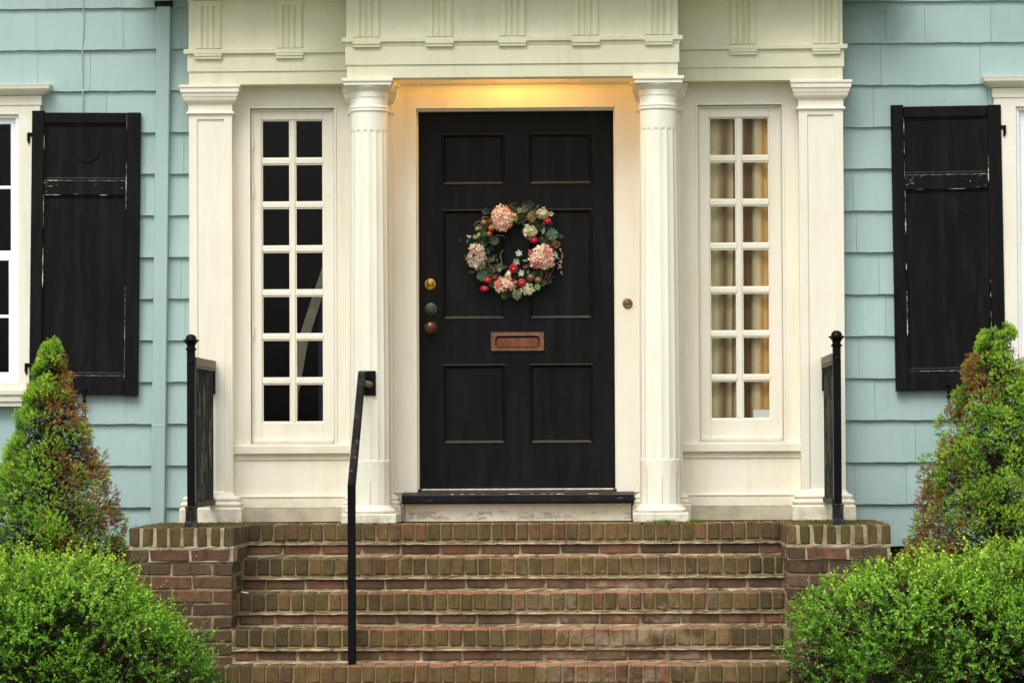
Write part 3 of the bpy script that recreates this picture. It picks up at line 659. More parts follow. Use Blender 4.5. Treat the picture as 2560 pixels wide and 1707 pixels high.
# ------------------------------------------------------------------ brick steps
OL = [srgb(108, 91, 50), srgb(104, 88, 46), srgb(116, 95, 54), srgb(98, 83, 46), srgb(122, 96, 58), srgb(110, 92, 48)]
RD = [srgb(120, 92, 56), srgb(124, 88, 56), srgb(112, 84, 52)]
BR = [srgb(104, 78, 54), srgb(116, 80, 58), srgb(98, 76, 54), srgb(120, 82, 60), srgb(92, 72, 50), srgb(110, 84, 60)]
def abrick(m, x0, x1, y0, y1, z0, z1, col, j=.0022, ch=.005):
    # chamfered brick with knocked corners
    J = lambda: random.uniform(-j, j)
    cs = {}
    for sx in (0, 1):
        for sy in (0, 1):
            for sz in (0, 1):
                c = Vector(((x0, x1)[sx] + J(), (y0, y1)[sy] + J(), (z0, z1)[sz] + J())); d = Vector((1 - 2 * sx, 1 - 2 * sy, 1 - 2 * sz)); k = ch * random.uniform(.5, 1.8)
                cs[sx, sy, sz] = [tuple(c + Vector((0, d.y * k, d.z * k))), tuple(c + Vector((d.x * k, 0, d.z * k))), tuple(c + Vector((d.x * k, d.y * k, 0)))]
    vs = []; idx = {}
    for key, l in cs.items():
        for a in range(3): idx[key, a] = len(vs); vs.append(l[a])
    fs = []
    for a in range(3):         # big faces
        for s in (0, 1):
            o1, o2 = [q for q in range(3) if q != a]; loop = []
            for u, v in ((0, 0), (1, 0), (1, 1), (0, 1)):
                k = [0, 0, 0]; k[a] = s; k[o1] = u; k[o2] = v; loop.append(idx[tuple(k), a])
            fs.append(tuple(loop))
    for a in range(3):         # edge chamfers
        o1, o2 = [q for q in range(3) if q != a]
        for u in (0, 1):
            for v in (0, 1):
                k0 = [0, 0, 0]; k0[o1] = u; k0[o2] = v; k1 = list(k0); k1[a] = 1; k0 = tuple(k0); k1 = tuple(k1)
                fs.append((idx[k0, o1], idx[k1, o1], idx[k1, o2], idx[k0, o2]))
    for key in cs: fs.append((idx[key, 0], idx[key, 1], idx[key, 2]))
    m.add(vs, fs, tuple(c for c in col[:3]))
def shade(c, lo=.8, hi=1.18): k = random.uniform(lo, hi); return tuple(x * k for x in c[:3])
def mortarbox(m, x0, x1, y0, y1, z0, z1, amp=.002, col=None):      # mortar body whose front face is uneven
    n = max(2, int((x1 - x0) / .03)); L = []
    for i in range(n + 1):
        X = x0 + (x1 - x0) * i / n; L.append([(X, y0 + random.uniform(-amp, amp), z0), (X, y0 + random.uniform(-amp, amp), (z0 + z1) / 2), (X, y0 + random.uniform(-amp, amp), z1 + random.uniform(-amp, amp) * .6), (X, y1, z1), (X, y1, z0)])
    m.rings(L, col=col)
steps = thing('brick_steps', 'mossy brick front steps with low piers on both sides leading to the door', 'steps', (0, -.9, GZ))
XL, XR = -1.435, 1.41; T = .22; YL = -.47; H = .175
def step(i, x0, x1, deep):
    zt = -H * i; yfr = YL - T * i; b = MB(); mo = MB(); x = x0 + random.uniform(0, .01)
    while x < x1 - .02:
        w = .0605 * random.uniform(.94, 1.06); e = min(x + w, x1)
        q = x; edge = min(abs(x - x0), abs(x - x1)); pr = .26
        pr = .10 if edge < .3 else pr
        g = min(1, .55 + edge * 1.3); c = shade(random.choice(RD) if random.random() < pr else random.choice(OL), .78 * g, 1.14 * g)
        dy = random.uniform(-.002, .002); dz = random.uniform(-.0022, .0018)
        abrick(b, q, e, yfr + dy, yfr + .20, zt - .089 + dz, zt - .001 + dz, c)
        x = e + .0078
    x = x0 + (-.09 if i % 2 else -.02)
    while x < x1:
        a, e = max(x, x0 + .002), min(x + .2 * random.uniform(.98, 1.02), x1 - .002)
        if e - a > .02: abrick(b, a, e, yfr + .0165 + random.uniform(-.002, .002), yfr + .11, zt - .164, zt - .1135, shade(random.choice(BR), .75, 1.25))
        x += .212
    x0 -= .013; x1 += .013
    mortarbox(mo, x0, x1, yfr + .0085, yfr + T + .02, zt - .0895, zt - .006, .0018, (.60, .53, .38))
    mortarbox(mo, x0, x1, yfr + .009, yfr + .10, zt - .1035, zt - .0896, .003, (.72, .68, .55))
    mortarbox(mo, x0, x1, yfr + .003, yfr + .12, zt - .1125, zt - .1037, .003, (1.15, 1.12, 1.1))
    mortarbox(mo, x0, x1, yfr + .0215, yfr + T + .02, zt - H - .02, zt - .1127, .002, (.7, .64, .56))
    # mortar smeared at the foot of the riser, on the tread below
    mortarbox(mo, x0, x1, yfr + .006, yfr + .03, zt - H - .006, zt - .167, .0035, (1., .96, .9))
    o = b.build('step', BRICK, steps); mo.build('mortar', MORTAR, o); return o
for i in range(4): step(i, XL, XR, 0)
step(4, -1.588, 1.535, 0); step(5, -1.588, 1.535, 0)
m = MB(); m.box(XL, XR, YL + .19, .0, -.3, -.006); m.box(XL, XR, YL + .19 - .9, .0, GZ, -.3) if False else None
m.box(XL, XR, -1.0, -.0, GZ, -.62); m.box(-1.58, 1.53, -1.2, -.2, GZ, -.78); m.build('landing', MORTAR, steps)
def pier(x0, x1, s):
    yf = -1.13; b = MB(); mo = MB(); n = 8; pitch = (x1 - x0 + .018) / n
    for i in range(n):
        a = x0 + i * pitch; abrick(b, a, a + pitch - .018, yf + random.uniform(-.002, .002), yf + .2, -.100, -.001, shade(random.choice(OL), .7, 1.0), .0025)
    inner = x1 if s < 0 else x0; y = yf + .212
    while y < .03:      # header bricks down the inner and outer edges
        e = min(y + .0585, .05)
        abrick(b, x0, x0 + .2, y, e, -.1, -.001, shade(random.choice(OL), .75, 1.05)); abrick(b, x1 - .2, x1, y, e, -.1, -.001, shade(random.choice(OL), .75, 1.05)); y += .0695
    mortarbox(mo, x0 + .004, x1 - .004, yf + .006, .05, -.099, -.006, .002, (1.05, 1.03, 1.0))
    mortarbox(mo, x0 - .001, x1 + .001, yf + .001, .05, -.1155, -.0992, .003)
    row = 0; z = -.1157
    while z > GZ:
        ins = 0 if row == 0 else .010; hgt = .063 if row == 0 else .0605
        xx = x0 + ins - (0 if row % 2 else .105)
        while xx < x1 - ins:
            a, e = max(xx, x0 + ins), min(xx + .203, x1 - ins)
            if e - a > .02: abrick(b, a, e, yf + ins + random.uniform(-.0015, .0015), yf + ins + .09, z - hgt, z, shade(random.choice(BR), .75, 1.2))
            xx += .211
        yy = yf + ins + (.1 if row % 2 else .205)
        for side in (0, 1):
            y = yy
            while y < .04:
                e = min(y + .2, .05)
                if side == 0: abrick(b, x0 + ins, x0 + ins + .09, y, e, z - hgt, z, shade(random.choice(BR), .75, 1.2))
                else: abrick(b, x1 - ins - .09, x1 - ins, y, e, z - hgt, z, shade(random.choice(BR), .75, 1.2))
                y += .211
        z -= hgt + .0085; row += 1
    mortarbox(mo, x0 + .004, x1 - .004, yf + .004, .05, -.1785, -.1158)
    mortarbox(mo, x0 + .013, x1 - .013, yf + .0155, .05, GZ, -.1787, .002, (.72, .66, .58))
    o = b.build('pier', BRICK, steps); mo.build('mortar', MORTAR, o)
pier(-1.976, XL - .0, -1); pier(XR, 1.945, 1)
adopt(steps)

# moss and weeds on the landing
def tuft(name, lab, cx, cy, w, d, n, h, cols, cat='moss'):
    V = []; F = []; C = []
    for i in range(n):
        x = cx + random.gauss(0, .4) * w; y = cy + random.uniform(-d, d); a = random.uniform(0, 2 * PI); l = h * random.uniform(.4, 1.2); t = .0022
        k = len(V); tx, ty = math.cos(a), math.sin(a); ln = random.uniform(-.5, .5) * l; lm = random.uniform(-.5, .5) * l
        V += [(x - tx * t, y - ty * t, -.004), (x + tx * t, y + ty * t, -.004), (x + ln * .5 + tx * t * .7, y + lm * .5, l * .6), (x + ln, y + lm, l)]; F.append((k, k + 1, k + 2, k + 3)); C.append(shade(random.choice(cols), .8, 1.2))
    o = npmesh(name, np.array(V), np.array(F), np.array(C), LEAF); return tag(o, lab, cat, kind='stuff')
GR = [srgb(118, 148, 46), srgb(96, 126, 40), srgb(140, 160, 60)]; MS = [srgb(120, 116, 52), srgb(104, 98, 48), srgb(92, 92, 44)]
tuft('grass_tuft', 'bright green weeds growing at the foot of the column by the doorbell', .80, -.458, .08, .012, 240, .016, GR, 'weeds')
tuft('grass_tuft', 'bright green weeds growing in the gap just beyond the column plinth by the doorbell', .955, -.45, .05, .015, 170, .018, GR, 'weeds')
tuft('moss', 'olive moss on the brick pier at the foot of the railing by the downspout', -1.66, -.6, .30, .40, 1500, .010, MS)
tuft('moss', 'olive moss on the brick pier at the foot of the railing on the doorbell side', 1.66, -.6, .26, .40, 1400, .010, MS)
# litter
m = MB(); m.box(-.016, .016, -.006, .006, 0, .004); m.box(.0165, .022, -.005, .005, .0005, .0035, mi=0)
o = m.build('litter', CARD, bevel=.001); o.location = (-1.392, -1.035, -.341); o.rotation_euler = (0, .2, .5); tag(o, 'white scrap of litter in the corner of a brick step by the pier', 'litter')
def dead_leaf(x, y, z, r, lab):
    m = MB(); n = 9; pts = [(0, 0, .002)]
    for i in range(n * 2):
        a = PI * i / n; q = .014 * (1 if i % 2 else .55) * random.uniform(.8, 1.2); pts.append((q * math.cos(a), q * math.sin(a) * .7, .002 + .006 * random.random()))
    m.add(pts, [(0, i + 1, (i + 1) % (2 * n) + 1) for i in range(2 * n)], (.42, .14, .04)); o = m.build('dead_leaf', WLEAF); o.location = (x, y, z); o.rotation_euler = (.5, 0, r); tag(o, lab, 'leaf')
dead_leaf(.315, -.44, .004, .3, 'curled orange dead leaf lying below the door apron')

# ------------------------------------------------------------------ railings
def railing(s, lab):
    x = -1.672 if s < 0 else 1.684; px = x + .010 * (1 if s < 0 else -1); yp = -.98
    r = thing('railing', lab, 'railing', (x, yp, 0))
    p = MB(); p.box(x - .0205, x + .0205, yp - .0205, yp + .0205, .09, .925); po = p.build('post', IRON, r, bevel=.003)
    MB().rings([[(x - h, yp - h, z), (x + h, yp - h, z), (x + h, yp + h, z), (x - h, yp + h, z)] for z, h in ((-.01, .038), (.018, .033), (.03, .028), (.09, .0275), (.097, .031), (.104, .031), (.105, .021))]).build('post_base', IRON_RAIL, r, bevel=.002)
    MB().lathe((x, yp, 0), [(.915, .022), (.920, .029), (.926, .029), (.931, .022), (.940, .021), (.950, .026), (.962, .036), (.966, .043), (.971, .043), (.973, .030), (.978, .028), (.985, .027), (.993, .022), (.999, .013), (1.001, .001)], 28).build('finial', IRON, r, smooth=True, angle=40)
    yb = -.105
    t = MB().box(px - .020, px + .020, yp + .02, yb, .838, .882); t.box(px - .014, px + .014, yp + .02, yb, .826, .8378); t.build('top_rail', RAILTOP, r, bevel=.003)
    MB().box(px - .017, px + .017, yp + .02, yb, .098, .126).build('bottom_rail', IRON_RAIL, r, bevel=.002)
    n = 9
    for i in range(n):
        y = yp + .08 + (yb - yp - .12) * i / (n - 1); MB().box(px - .0085, px + .0085, y - .0085, y + .0085, .126, .826).build('baluster', IRON_RAIL, r, bevel=.0015)
    q = MB().box(px - .016, px + .016, yb - .012, yb + .003, .70, .8375); q.lathe((px, yb - .014, .73), [(-.002, .013), (.008, .010), (.012, 0)], 10, 'Y'); q.build('wall_bracket', IRON, r, bevel=.002)
    # small knot on the post
    MB().lathe((x, yp - .0205, .855), [(0, .010), (.006, .009), (.009, 0)], 12, 'Y').build('bolt_head', IRON, r)
    adopt(r); return r
railing(-1, 'black iron railing with ball topped post on the pier by the downspout')
railing(1, 'black iron railing with ball topped post on the pier farther from the downspout')
hr = thing('handrail', 'black square steel handrail rising from a brick step to the column', 'handrail', (-.82, -1.2, -.70))
m = MB(); m.box(-.84, -.8, -1.22, -1.18, -.705, .222); m.build('post', IRON, hr, bevel=.004)
MB().sqbar((-.82, -1.2, .208), (-.820, -.452, .792), .040, .040).build('rail', IRON_WORN, hr, bevel=.006)
m = MB(); m.sqbar((-.820, -.462, .784), (-.820, -.425, .797), .040, .045); m.box(-.8395, -.790, -.446, -.412, .772, .814); m.build('rail_end', IRON_WORN, hr, bevel=.005)
MB().box(-.812, -.748, -.414, -.402, .684, .817).build('wall_plate', IRON, hr, bevel=.002)
MB().tube([(-.825, -.47, .765), (-.800, -.455, .752), (-.785, -.43, .745), (-.780, -.412, .742)], [.012, .015, .018, .018], 12).build('bracket_arm', RAILTOP, hr, smooth=True)
adopt(hr)

# ------------------------------------------------------------------ inside the windows
def curtain(name, x0t, x1t, x0b, x1b, z0, z1, y, amp, nf, cols, lab, ph=0):
    V = []; F = []; C = []; nx, nz = 90, 24
    for j in range(nz + 1):
        v = j / nz; a = x0t + (x0b - x0t) * v; b = x1t + (x1b - x1t) * v
        for i in range(nx + 1):
            u = i / nx; w = math.sin(u * nf * 2 * PI + ph + .5 * math.sin(v * 3)) + .35 * math.sin(u * nf * 4.3 * PI + 1 + v); V.append((a + (b - a) * u, y + amp * w, z1 - (z1 - z0) * v))
    for j in range(nz):
        for i in range(nx):
            k = j * (nx + 1) + i; F.append((k, k + 1, k + nx + 2, k + nx + 1)); u = i / nx; q = u * (len(cols) - 1); a = int(q); f = q - a; C.append(tuple(cols[a][c] * (1 - f) + cols[min(a + 1, len(cols) - 1)][c] * f for c in range(3)))
    o = npmesh(name, np.array(V), np.array(F), np.array(C), CURT, smooth=True); return tag(o, lab, 'curtain', 'curtains behind the sidelight')
TA, TB, TC = srgb(236, 222, 186), srgb(216, 178, 124), srgb(132, 100, 68)
curtain('curtain', .985, 1.196, .985, 1.178, .45, 2.30, .108, .010, 2.2, [TA, TA, TA, TC, TA], 'plain beige curtain behind the sidelight panes nearest the door', .6)
curtain('curtain', 1.20, 1.475, 1.170, 1.475, .45, 2.30, .104, .014, 3.0, [TC, TA, TC, TC, TA, srgb(244, 204, 140), srgb(240, 196, 128), srgb(250, 228, 178), srgb(236, 190, 126), TA], 'tan brown folded curtain behind the sidelight panes nearest the railing', 2.2)
o = MB().box(1.292, 1.383, .0575, .0595, .5535, .602).build('card', CARD); tag(o, 'small blank white card in the lowest corner pane of the curtained sidelight', 'card')
m = MB(); pts = [(-1.02, .32, 1.62), (-1.06, .30, 1.45), (-1.12, .28, 1.25), (-1.20, .27, 1.00), (-1.25, .26, .70), (-1.27, .26, -.1)]
L = []
for i, p in enumerate(pts): w = (.012, .02, .028, .028, .024, .02)[i]; L.append([(p[0] - w, p[1], p[2]), (p[0] + w, p[1] + .004, p[2]), (p[0] + w, p[1] + .022, p[2]), (p[0] - w, p[1] + .018, p[2])])
o = m.rings(L).build('curved_slat', simple('pale_wood', srgb(150, 140, 120), .6), smooth=True); tag(o, 'pale curved slat leaning in the dark behind the uncurtained sidelight', 'slat')
o = MB().box(-1.12, -.98, .34, .37, -.13, 1.3).build('dark_cloth', simple('navy_cloth', srgb(44, 54, 84), .9)); o.rotation_euler = (0, 0, 0); tag(o, 'dark navy cloth hanging behind the uncurtained sidelight', 'cloth')

# ------------------------------------------------------------------ wreath
WX, WZc, K = -.009, 1.483, .000405
def wp(cx, cy): return WX + (cx - 865) * K, WZc - (cy - 780) * K
wr = thing('wreath', 'round flower wreath with pink hydrangeas, red blooms and dark leaves on the black door', 'wreath', (WX, .09, WZc))
m = MB()
for k in range(9):
    n = 40; ph = random.uniform(0, 6); pts = []
    for i in range(n + 1):
        a = 2 * PI * i / n; rr = .195 + .022 * math.sin(a * 5 + ph) + random.uniform(-.003, .003) + (k - 4) * .004; pts.append((WX + rr * math.cos(a), .072 + .016 * math.cos(a * 5 + ph) + random.uniform(-.002, .002), WZc + rr * math.sin(a)))
    m.tube(pts, .0042, 6)
m.build('twig_ring', TWIG, wr)
def leafshape(kind):
    if kind == 'ivy': return [(0, 1), (.22, .45), (.75, .45), (.48, .02), (.7, -.45), (.2, -.38), (0, -.6), (-.2, -.38), (-.7, -.45), (-.48, .02), (-.75, .45), (-.22, .45)]
    if kind == 'lobed': return [(0, 1), (.3, .62), (.62, .5), (.72, .1), (.6, -.3), (.25, -.6), (0, -.65), (-.25, -.6), (-.6, -.3), (-.72, .1), (-.62, .5), (-.3, .62)]
    return [(0, 1), (.2, .65), (.36, .2), (.34, -.2), (.2, -.6), (0, -.9), (-.2, -.6), (-.34, -.2), (-.36, .2), (-.2, .65)]
def leaf(x, y, z, r, ang, kind, col, name='leaf', tilt=None, par=None, mm=None):
    P = leafshape(kind); m = mm or MB(); ca, sa = math.cos(ang), math.sin(ang); t1 = random.uniform(-.35, .35); t2 = random.uniform(-.4, .4)
    def T(u, v, h):
        u *= r; v *= r; h = h * r + t1 * u + t2 * v; return (x + u * ca - v * sa, y - h, z + u * sa + v * ca)
    vs = [T(0, 1, -.1), T(0, .2, 0.0), T(0, -.6, 0)] ; n = len(P)
    outer = [T(a, b, .16 * abs(a) + .12 * math.sin(i * 2.3) - .25 * max(0, b) ** 2) for i, (a, b) in enumerate(P)]
    c0 = T(0, .05, -.06); vs = [c0] + outer
    m.add(vs, [(0, i + 1, (i + 1) % n + 1) for i in range(n)], col)
    if mm is None: return m.build(name, WLEAF, par or wr)
DG = [srgb(38, 62, 46), srgb(30, 52, 40), srgb(46, 70, 48), srgb(52, 72, 60)]
mf = MB()
for i in range(170):      # dark filler leaves round the ring
    a = random.uniform(0, 2 * PI); r = random.gauss(.195, .030); leaf(WX + r * math.cos(a), .075 - random.uniform(0, .03), WZc + r * math.sin(a), random.uniform(.018, .034), random.uniform(0, 6.28), random.choice(('ivy', 'lobed', 'plain')), shade(random.choice(DG + [srgb(96, 116, 84), srgb(84, 76, 50)]), .6, 1.15), mm=mf)
tag(mf.build('leaf_filler', WLEAF, wr), kind='stuff')
LV = [(1370, 565, 112, 3.4, 'lobed', (70, 100, 74)), (440, 545, 78, .1, 'plain', (48, 74, 44)), (590, 645, 90, 1.9, 'lobed', (52, 72, 44)), (420, 1130, 105, .7, 'lobed', (60, 88, 62)), (885, 1375, 92, 3.15, 'lobed', (112, 132, 100)), (1165, 1275, 60, 3.5, 'lobed', (110, 136, 92)),
      (880, 350, 62, 3.0, 'plain', (120, 140, 66)), (1000, 225, 70, 1.3, 'lobed', (104, 116, 86)), (930, 240, 60, .2, 'ivy', (118, 124, 96)), (500, 800, 55, .3, 'plain', (70, 92, 84)), (1080, 160, 75, 1.6, 'lobed', (40, 60, 44)), (1170, 190, 50, 5.5, 'plain', (60, 78, 70)), (470, 250, 70, 1.2, 'lobed', (44, 66, 52)), (280, 1070, 55, 1.6, 'plain', (44, 64, 54)),
      (1420, 850, 62, .3, 'plain', (160, 176, 160)), (915, 825, 66, .1, 'ivy', (168, 180, 166)), (885, 935, 68, 1.8, 'ivy', (158, 172, 156)), (950, 1090, 66, 1.4, 'ivy', (164, 176, 160)), (1250, 520, 55, 2.9, 'plain', (120, 136, 124)), (240, 590, 40, 1.0, 'plain', (160, 178, 150)), (320, 590, 42, 2.2, 'ivy', (150, 168, 120)), (370, 560, 38, 4, 'ivy', (160, 176, 130)),
      (700, 1010, 70, 4.9, 'plain', (70, 80, 44)), (1010, 1000, 62, 4.9, 'plain', (110, 80, 44)), (1000, 920, 40, 1.4, 'plain', (150, 160, 120)), (1350, 290, 48, 4.8, 'lobed', (150, 168, 104)), (380, 460, 60, 4.9, 'ivy', (110, 108, 88)), (220, 650, 44, 5.8, 'plain', (56, 78, 58)), (660, 1040, 44, 1, 'ivy', (130, 150, 120)), (1040, 1075, 44, 1, 'ivy', (80, 108, 66)), (1130, 1090, 60, 4.4, 'plain', (40, 60, 44))]
for cx, cy, r, a, kd, c in LV: x, z = wp(cx, cy); leaf(x, .030 - random.uniform(0, .012), z, r * K, a, kd, srgb(*c)[:3])
def floret(m, c, n, r, colA, colB):      # four rounded cupped petals round c with axis n
    n = n.normalized(); u = n.orthogonal().normalized(); v = n.cross(u); a0 = random.uniform(0, PI)
    for k in range(4):
        a = a0 + PI / 2 * k + random.uniform(-.15, .15); d = u * math.cos(a) + v * math.sin(a); e = n.cross(d); f = random.random(); col = tuple(colA[i] * (1 - f) + colB[i] * f for i in range(3))
        cup = random.uniform(0, .7); pts = [c, c + d * r * .45 + e * r * .42 + n * r * cup * .4, c + d * r * .95 + e * r * .38 + n * r * cup, c + d * r * 1.1 + n * r * cup * 1.0, c + d * r * .95 - e * r * .38 + n * r * cup, c + d * r * .45 - e * r * .42 + n * r * cup * .4, c + d * r * .55 + n * r * .05]
        m.add([tuple(p) for p in pts], [(0, 1, 6), (1, 2, 6), (2, 3, 6), (3, 4, 6), (4, 5, 6), (5, 0, 6)], col)
def bloom(cx, cy, rx, rz, nfl, fr, cA, cB, cedge, name='hydrangea', ybase=.040, depth=None, lab=None, cent=None):
    x, z = wp(cx, cy); rx *= K * .95; rz *= K * .95; dep = depth or min(rx, rz) * .85; m = MB(); pts = []
    for i in range(nfl):
        t = (i + .5) / nfl; ph = i * 2.39996; rad = math.sqrt(t) * .98
        n = Vector((rad * math.cos(ph), -math.sqrt(max(0, 1 - rad * rad)) - .05, rad * math.sin(ph))); c = Vector((x + n.x * rx, ybase + n.y * dep, z + n.z * rz)) + Vector((random.uniform(-.004, .004), random.uniform(-.007, .003), random.uniform(-.004, .004)))
        f = min(1, rad ** 4 * .5 + max(0, math.sin(n.x * 4.5 + cx) * math.sin(n.z * 4 + cy)) * 1.1); ed = cedge(n) if callable(cedge) else cedge
        A = tuple(cA[k] * (1 - f * .6) + ed[k] * f * .6 for k in range(3)); B = tuple(cB[k] * (1 - f) + ed[k] * f for k in range(3))
        g = random.uniform(.82, 1.1); floret(m, c, n + Vector((random.uniform(-.3, .3), 0, random.uniform(-.3, .3))), fr * random.uniform(.7, 1.25), tuple(a * g for a in A), tuple(b * g for b in B))
    # dark heart behind the florets
    L = []
    for i in range(8):
        th = PI / 2 * i / 7; L.append([(x + rx * .8 * math.cos(th) * math.cos(a), ybase - dep * .8 * math.sin(th), z + rz * .8 * math.cos(th) * math.sin(a)) for a in [2 * PI * k / 16 for k in range(16)]])
    m.rings(L, caps=False, col=cent or tuple(c * .35 for c in cedge_c(cedge)))
    o = m.build(name, PETAL, wr); tag(o, lab); return o
def cedge_c(c): return c(Vector((0, -1, 0))) if callable(c) else c
CO, CR, PK, BU = srgb(214, 76, 56)[:3], srgb(252, 238, 216)[:3], srgb(246, 206, 180)[:3], srgb(120, 58, 52)[:3]
bloom(690, 350, 155, 180, 46, .0160, CR, PK, CO, lab='coral pink hydrangea at the upper part of the wreath')
bloom(345, 865, 135, 178, 42, .0155, srgb(236, 224, 206)[:3], srgb(222, 200, 184)[:3], lambda n: BU if n.z > -.3 else srgb(176, 176, 120)[:3], lab='cream and burgundy hydrangea')
bloom(1225, 880, 180, 175, 48, .0165, CR, PK, CO, lab='coral pink hydrangea beside the trailing berries')
bloom(720, 1245, 150, 100, 30, .0155, CR, PK, CO, lab='flattened coral pink hydrangea at the foot of the wreath')
SC, SG = srgb(232, 232, 196)[:3], srgb(196, 202, 140)[:3]
bloom(1245, 280, 78, 68, 24, .0105, SC, SC, SG, 'cream_flower'); bloom(1070, 530, 100, 88, 30, .0110, SC, SC, SG, 'cream_flower'); bloom(1030, 1318, 88, 72, 26, .0105, SC, SC, SG, 'cream_flower')
bloom(1090, 330, 62, 80, 20, .0090, srgb(190, 176, 130)[:3], srgb(150, 130, 84)[:3], srgb(96, 74, 48)[:3], 'dried_flower')
bloom(768, 1110, 34, 36, 6, .011, CR, CR, CR, 'small_blossom', ybase=.025)
def rose(cx, cy, r, c, sq=1.0):       # layered cupped bud
    x, z = wp(cx, cy); r *= K; m = MB(); y = .026; L = []
    for i in range(9):
        th = -.5 + (PI / 2 + .3) * i / 8; L.append([(x + r * math.cos(th) * math.cos(a) * (1 + .05 * math.sin(3 * a + i)), y - r * .8 * math.sin(th), z + sq * r * math.cos(th) * math.sin(a)) for a in [2 * PI * k / 20 for k in range(20)]])
    m.rings(L, caps=False, col=c)
    for k in range(3):
        rr = r * (.75 - .2 * k); L = []
        for h, q in ((0, 1.0), (.25, 1.06), (.42, 1.0)): L.append([(x + rr * q * math.cos(a), y - r * (.62 + .12 * k) - h * r * .5, z + sq * rr * q * math.sin(a)) for a in [2 * PI * j / 20 + k for j in range(17)]])
        m.rings(L, closed=False, caps=False, col=tuple(v * (1.1 + .1 * k) for v in c))
    m.lathe((x, y - r * .9, z), [(0, r * .2), (r * .1, r * .12), (r * .12, 0)], 8, 'Y', col=srgb(236, 190, 150)[:3]); m.build('red_bud', PETAL, wr, smooth=True)
RC = srgb(196, 46, 72)[:3]
for cx, cy, r, sq in ((1305, 388, 52, .9), (1120, 645, 55, .85), (842, 1030, 62, 1), (487, 1182, 55, .7), (445, 1298, 58, .66), (952, 1218, 54, 1)): rose(cx, cy, r, RC if cy < 1100 else srgb(214, 62, 84)[:3], sq)
rose(585, 1150, 42, srgb(130, 50, 50)[:3]); rose(525, 385, 34, srgb(170, 72, 60)[:3])
def nut(cx, cy, r, c, name='berry'):
    x, z = wp(cx, cy); r *= K; m = MB(); L = []
    for i in range(10): th = -PI / 2 + PI * i / 9; L.append([(x + r * math.cos(th) * math.cos(a), .03 - r * math.sin(th), z + r * math.cos(th) * math.sin(a)) for a in [2 * PI * k / 16 for k in range(16)]])
    m.rings(L, caps=False, col=srgb(*c)[:3]); m.lathe((x, .03 - r * .99, z), [(0, r * .18), (r * .08, 0)], 8, 'Y', col=(.02, .015, .01)); m.build(name, BERRY, wr, smooth=True)
for q in ((545, 475, 44, (168, 116, 62)), (515, 558, 42, (150, 76, 40)), (440, 402, 38, (140, 112, 72)), (1075, 1155, 56, (104, 74, 48)), (1175, 1187, 48, (122, 92, 48)), (350, 487, 30, (150, 138, 84))): nut(*q)
m = MB()      # pine cone
for i in range(40):
    t = i / 40; a = i * 2.4; r = 50 * K * math.sin(PI * (t * .85 + .1)); x, z = wp(1425, 700); m.box(x + r * math.cos(a) - .003, x + r * math.cos(a) + .003, .03 - r * .5 * random.random() - .004, .034, z + (t - .5) * .035 + r * .3 * math.sin(a) - .0015, z + (t - .5) * .035 + r * .3 * math.sin(a) + .0015, shade(srgb(150, 92, 48), .7, 1.2))
m.build('pine_cone', BERRY, wr)
m = MB()      # small berry sprays
for (cx, cy, sx, sy, n, c) in ((1475, 1000, 36, 110, 26, (196, 180, 146)), (1300, 1130, 70, 50, 26, (104, 76, 50)), (575, 905, 60, 50, 22, (140, 120, 88)), (1480, 775, 14, 14, 3, (210, 196, 170)), (800, 170, 100, 36, 20, (96, 70, 54)), (430, 370, 70, 40, 14, (120, 100, 70)), (130, 645, 14, 10, 3, (90, 60, 60)), (300, 600, 60, 60, 14, (170, 182, 150))):
    for i in range(n):
        x, z = wp(random.gauss(cx, sx * .55), random.gauss(cy, sy * .55)); r = random.uniform(.0018, .0038); y = random.uniform(.02, .045); cc = shade(srgb(*c), .7, 1.25)
        m.rings([[(x + r * math.cos(th) * math.cos(a), y - r * math.sin(th), z + r * math.cos(th) * math.sin(a)) for a in [2 * PI * k / 8 for k in range(8)]] for th in (-1.5, -.8, 0, .8, 1.5)], caps=False, col=cc)
tag(m.build('berry_spray', BERRY, wr), kind='stuff')
m = MB()      # curly tendrils
def curl(pts, c=(.30, .27, .2), r=.0013):
    P = [wp(a, b) for a, b in pts]; m.tube([(x, .035 + .008 * math.sin(i), z) for i, (x, z) in enumerate(P)], r, 5, col=c)
curl([(705, 770), (672, 810), (662, 850), (675, 900), (685, 960), (682, 1000)]); curl([(600, 580), (650, 575), (700, 578), (725, 600)]); curl([(490, 900), (500, 960), (530, 1000), (565, 1020), (585, 1075)])
curl([(1480, 850), (1500, 880), (1505, 830), (1500, 900), (1480, 930)]); curl([(310, 440), (330, 400), (370, 385), (420, 390), (480, 380)]); curl([(1210, 1060), (1225, 1110), (1215, 1150)]); curl([(340, 1050), (360, 1080), (400, 1105)]); curl([(410, 340), (450, 320), (500, 330)]); curl([(1470, 770), (1480, 800), (1505, 810), (1510, 870), (1490, 900)])
m.build('tendril', BERRY, wr)
MB().tube([(WX, .095, WZc + .27), (WX, .085, WZc + .235), (WX, .07, WZc + .20)], .0012, 5).build('hanging_wire', TWIG, wr)
adopt(wr)

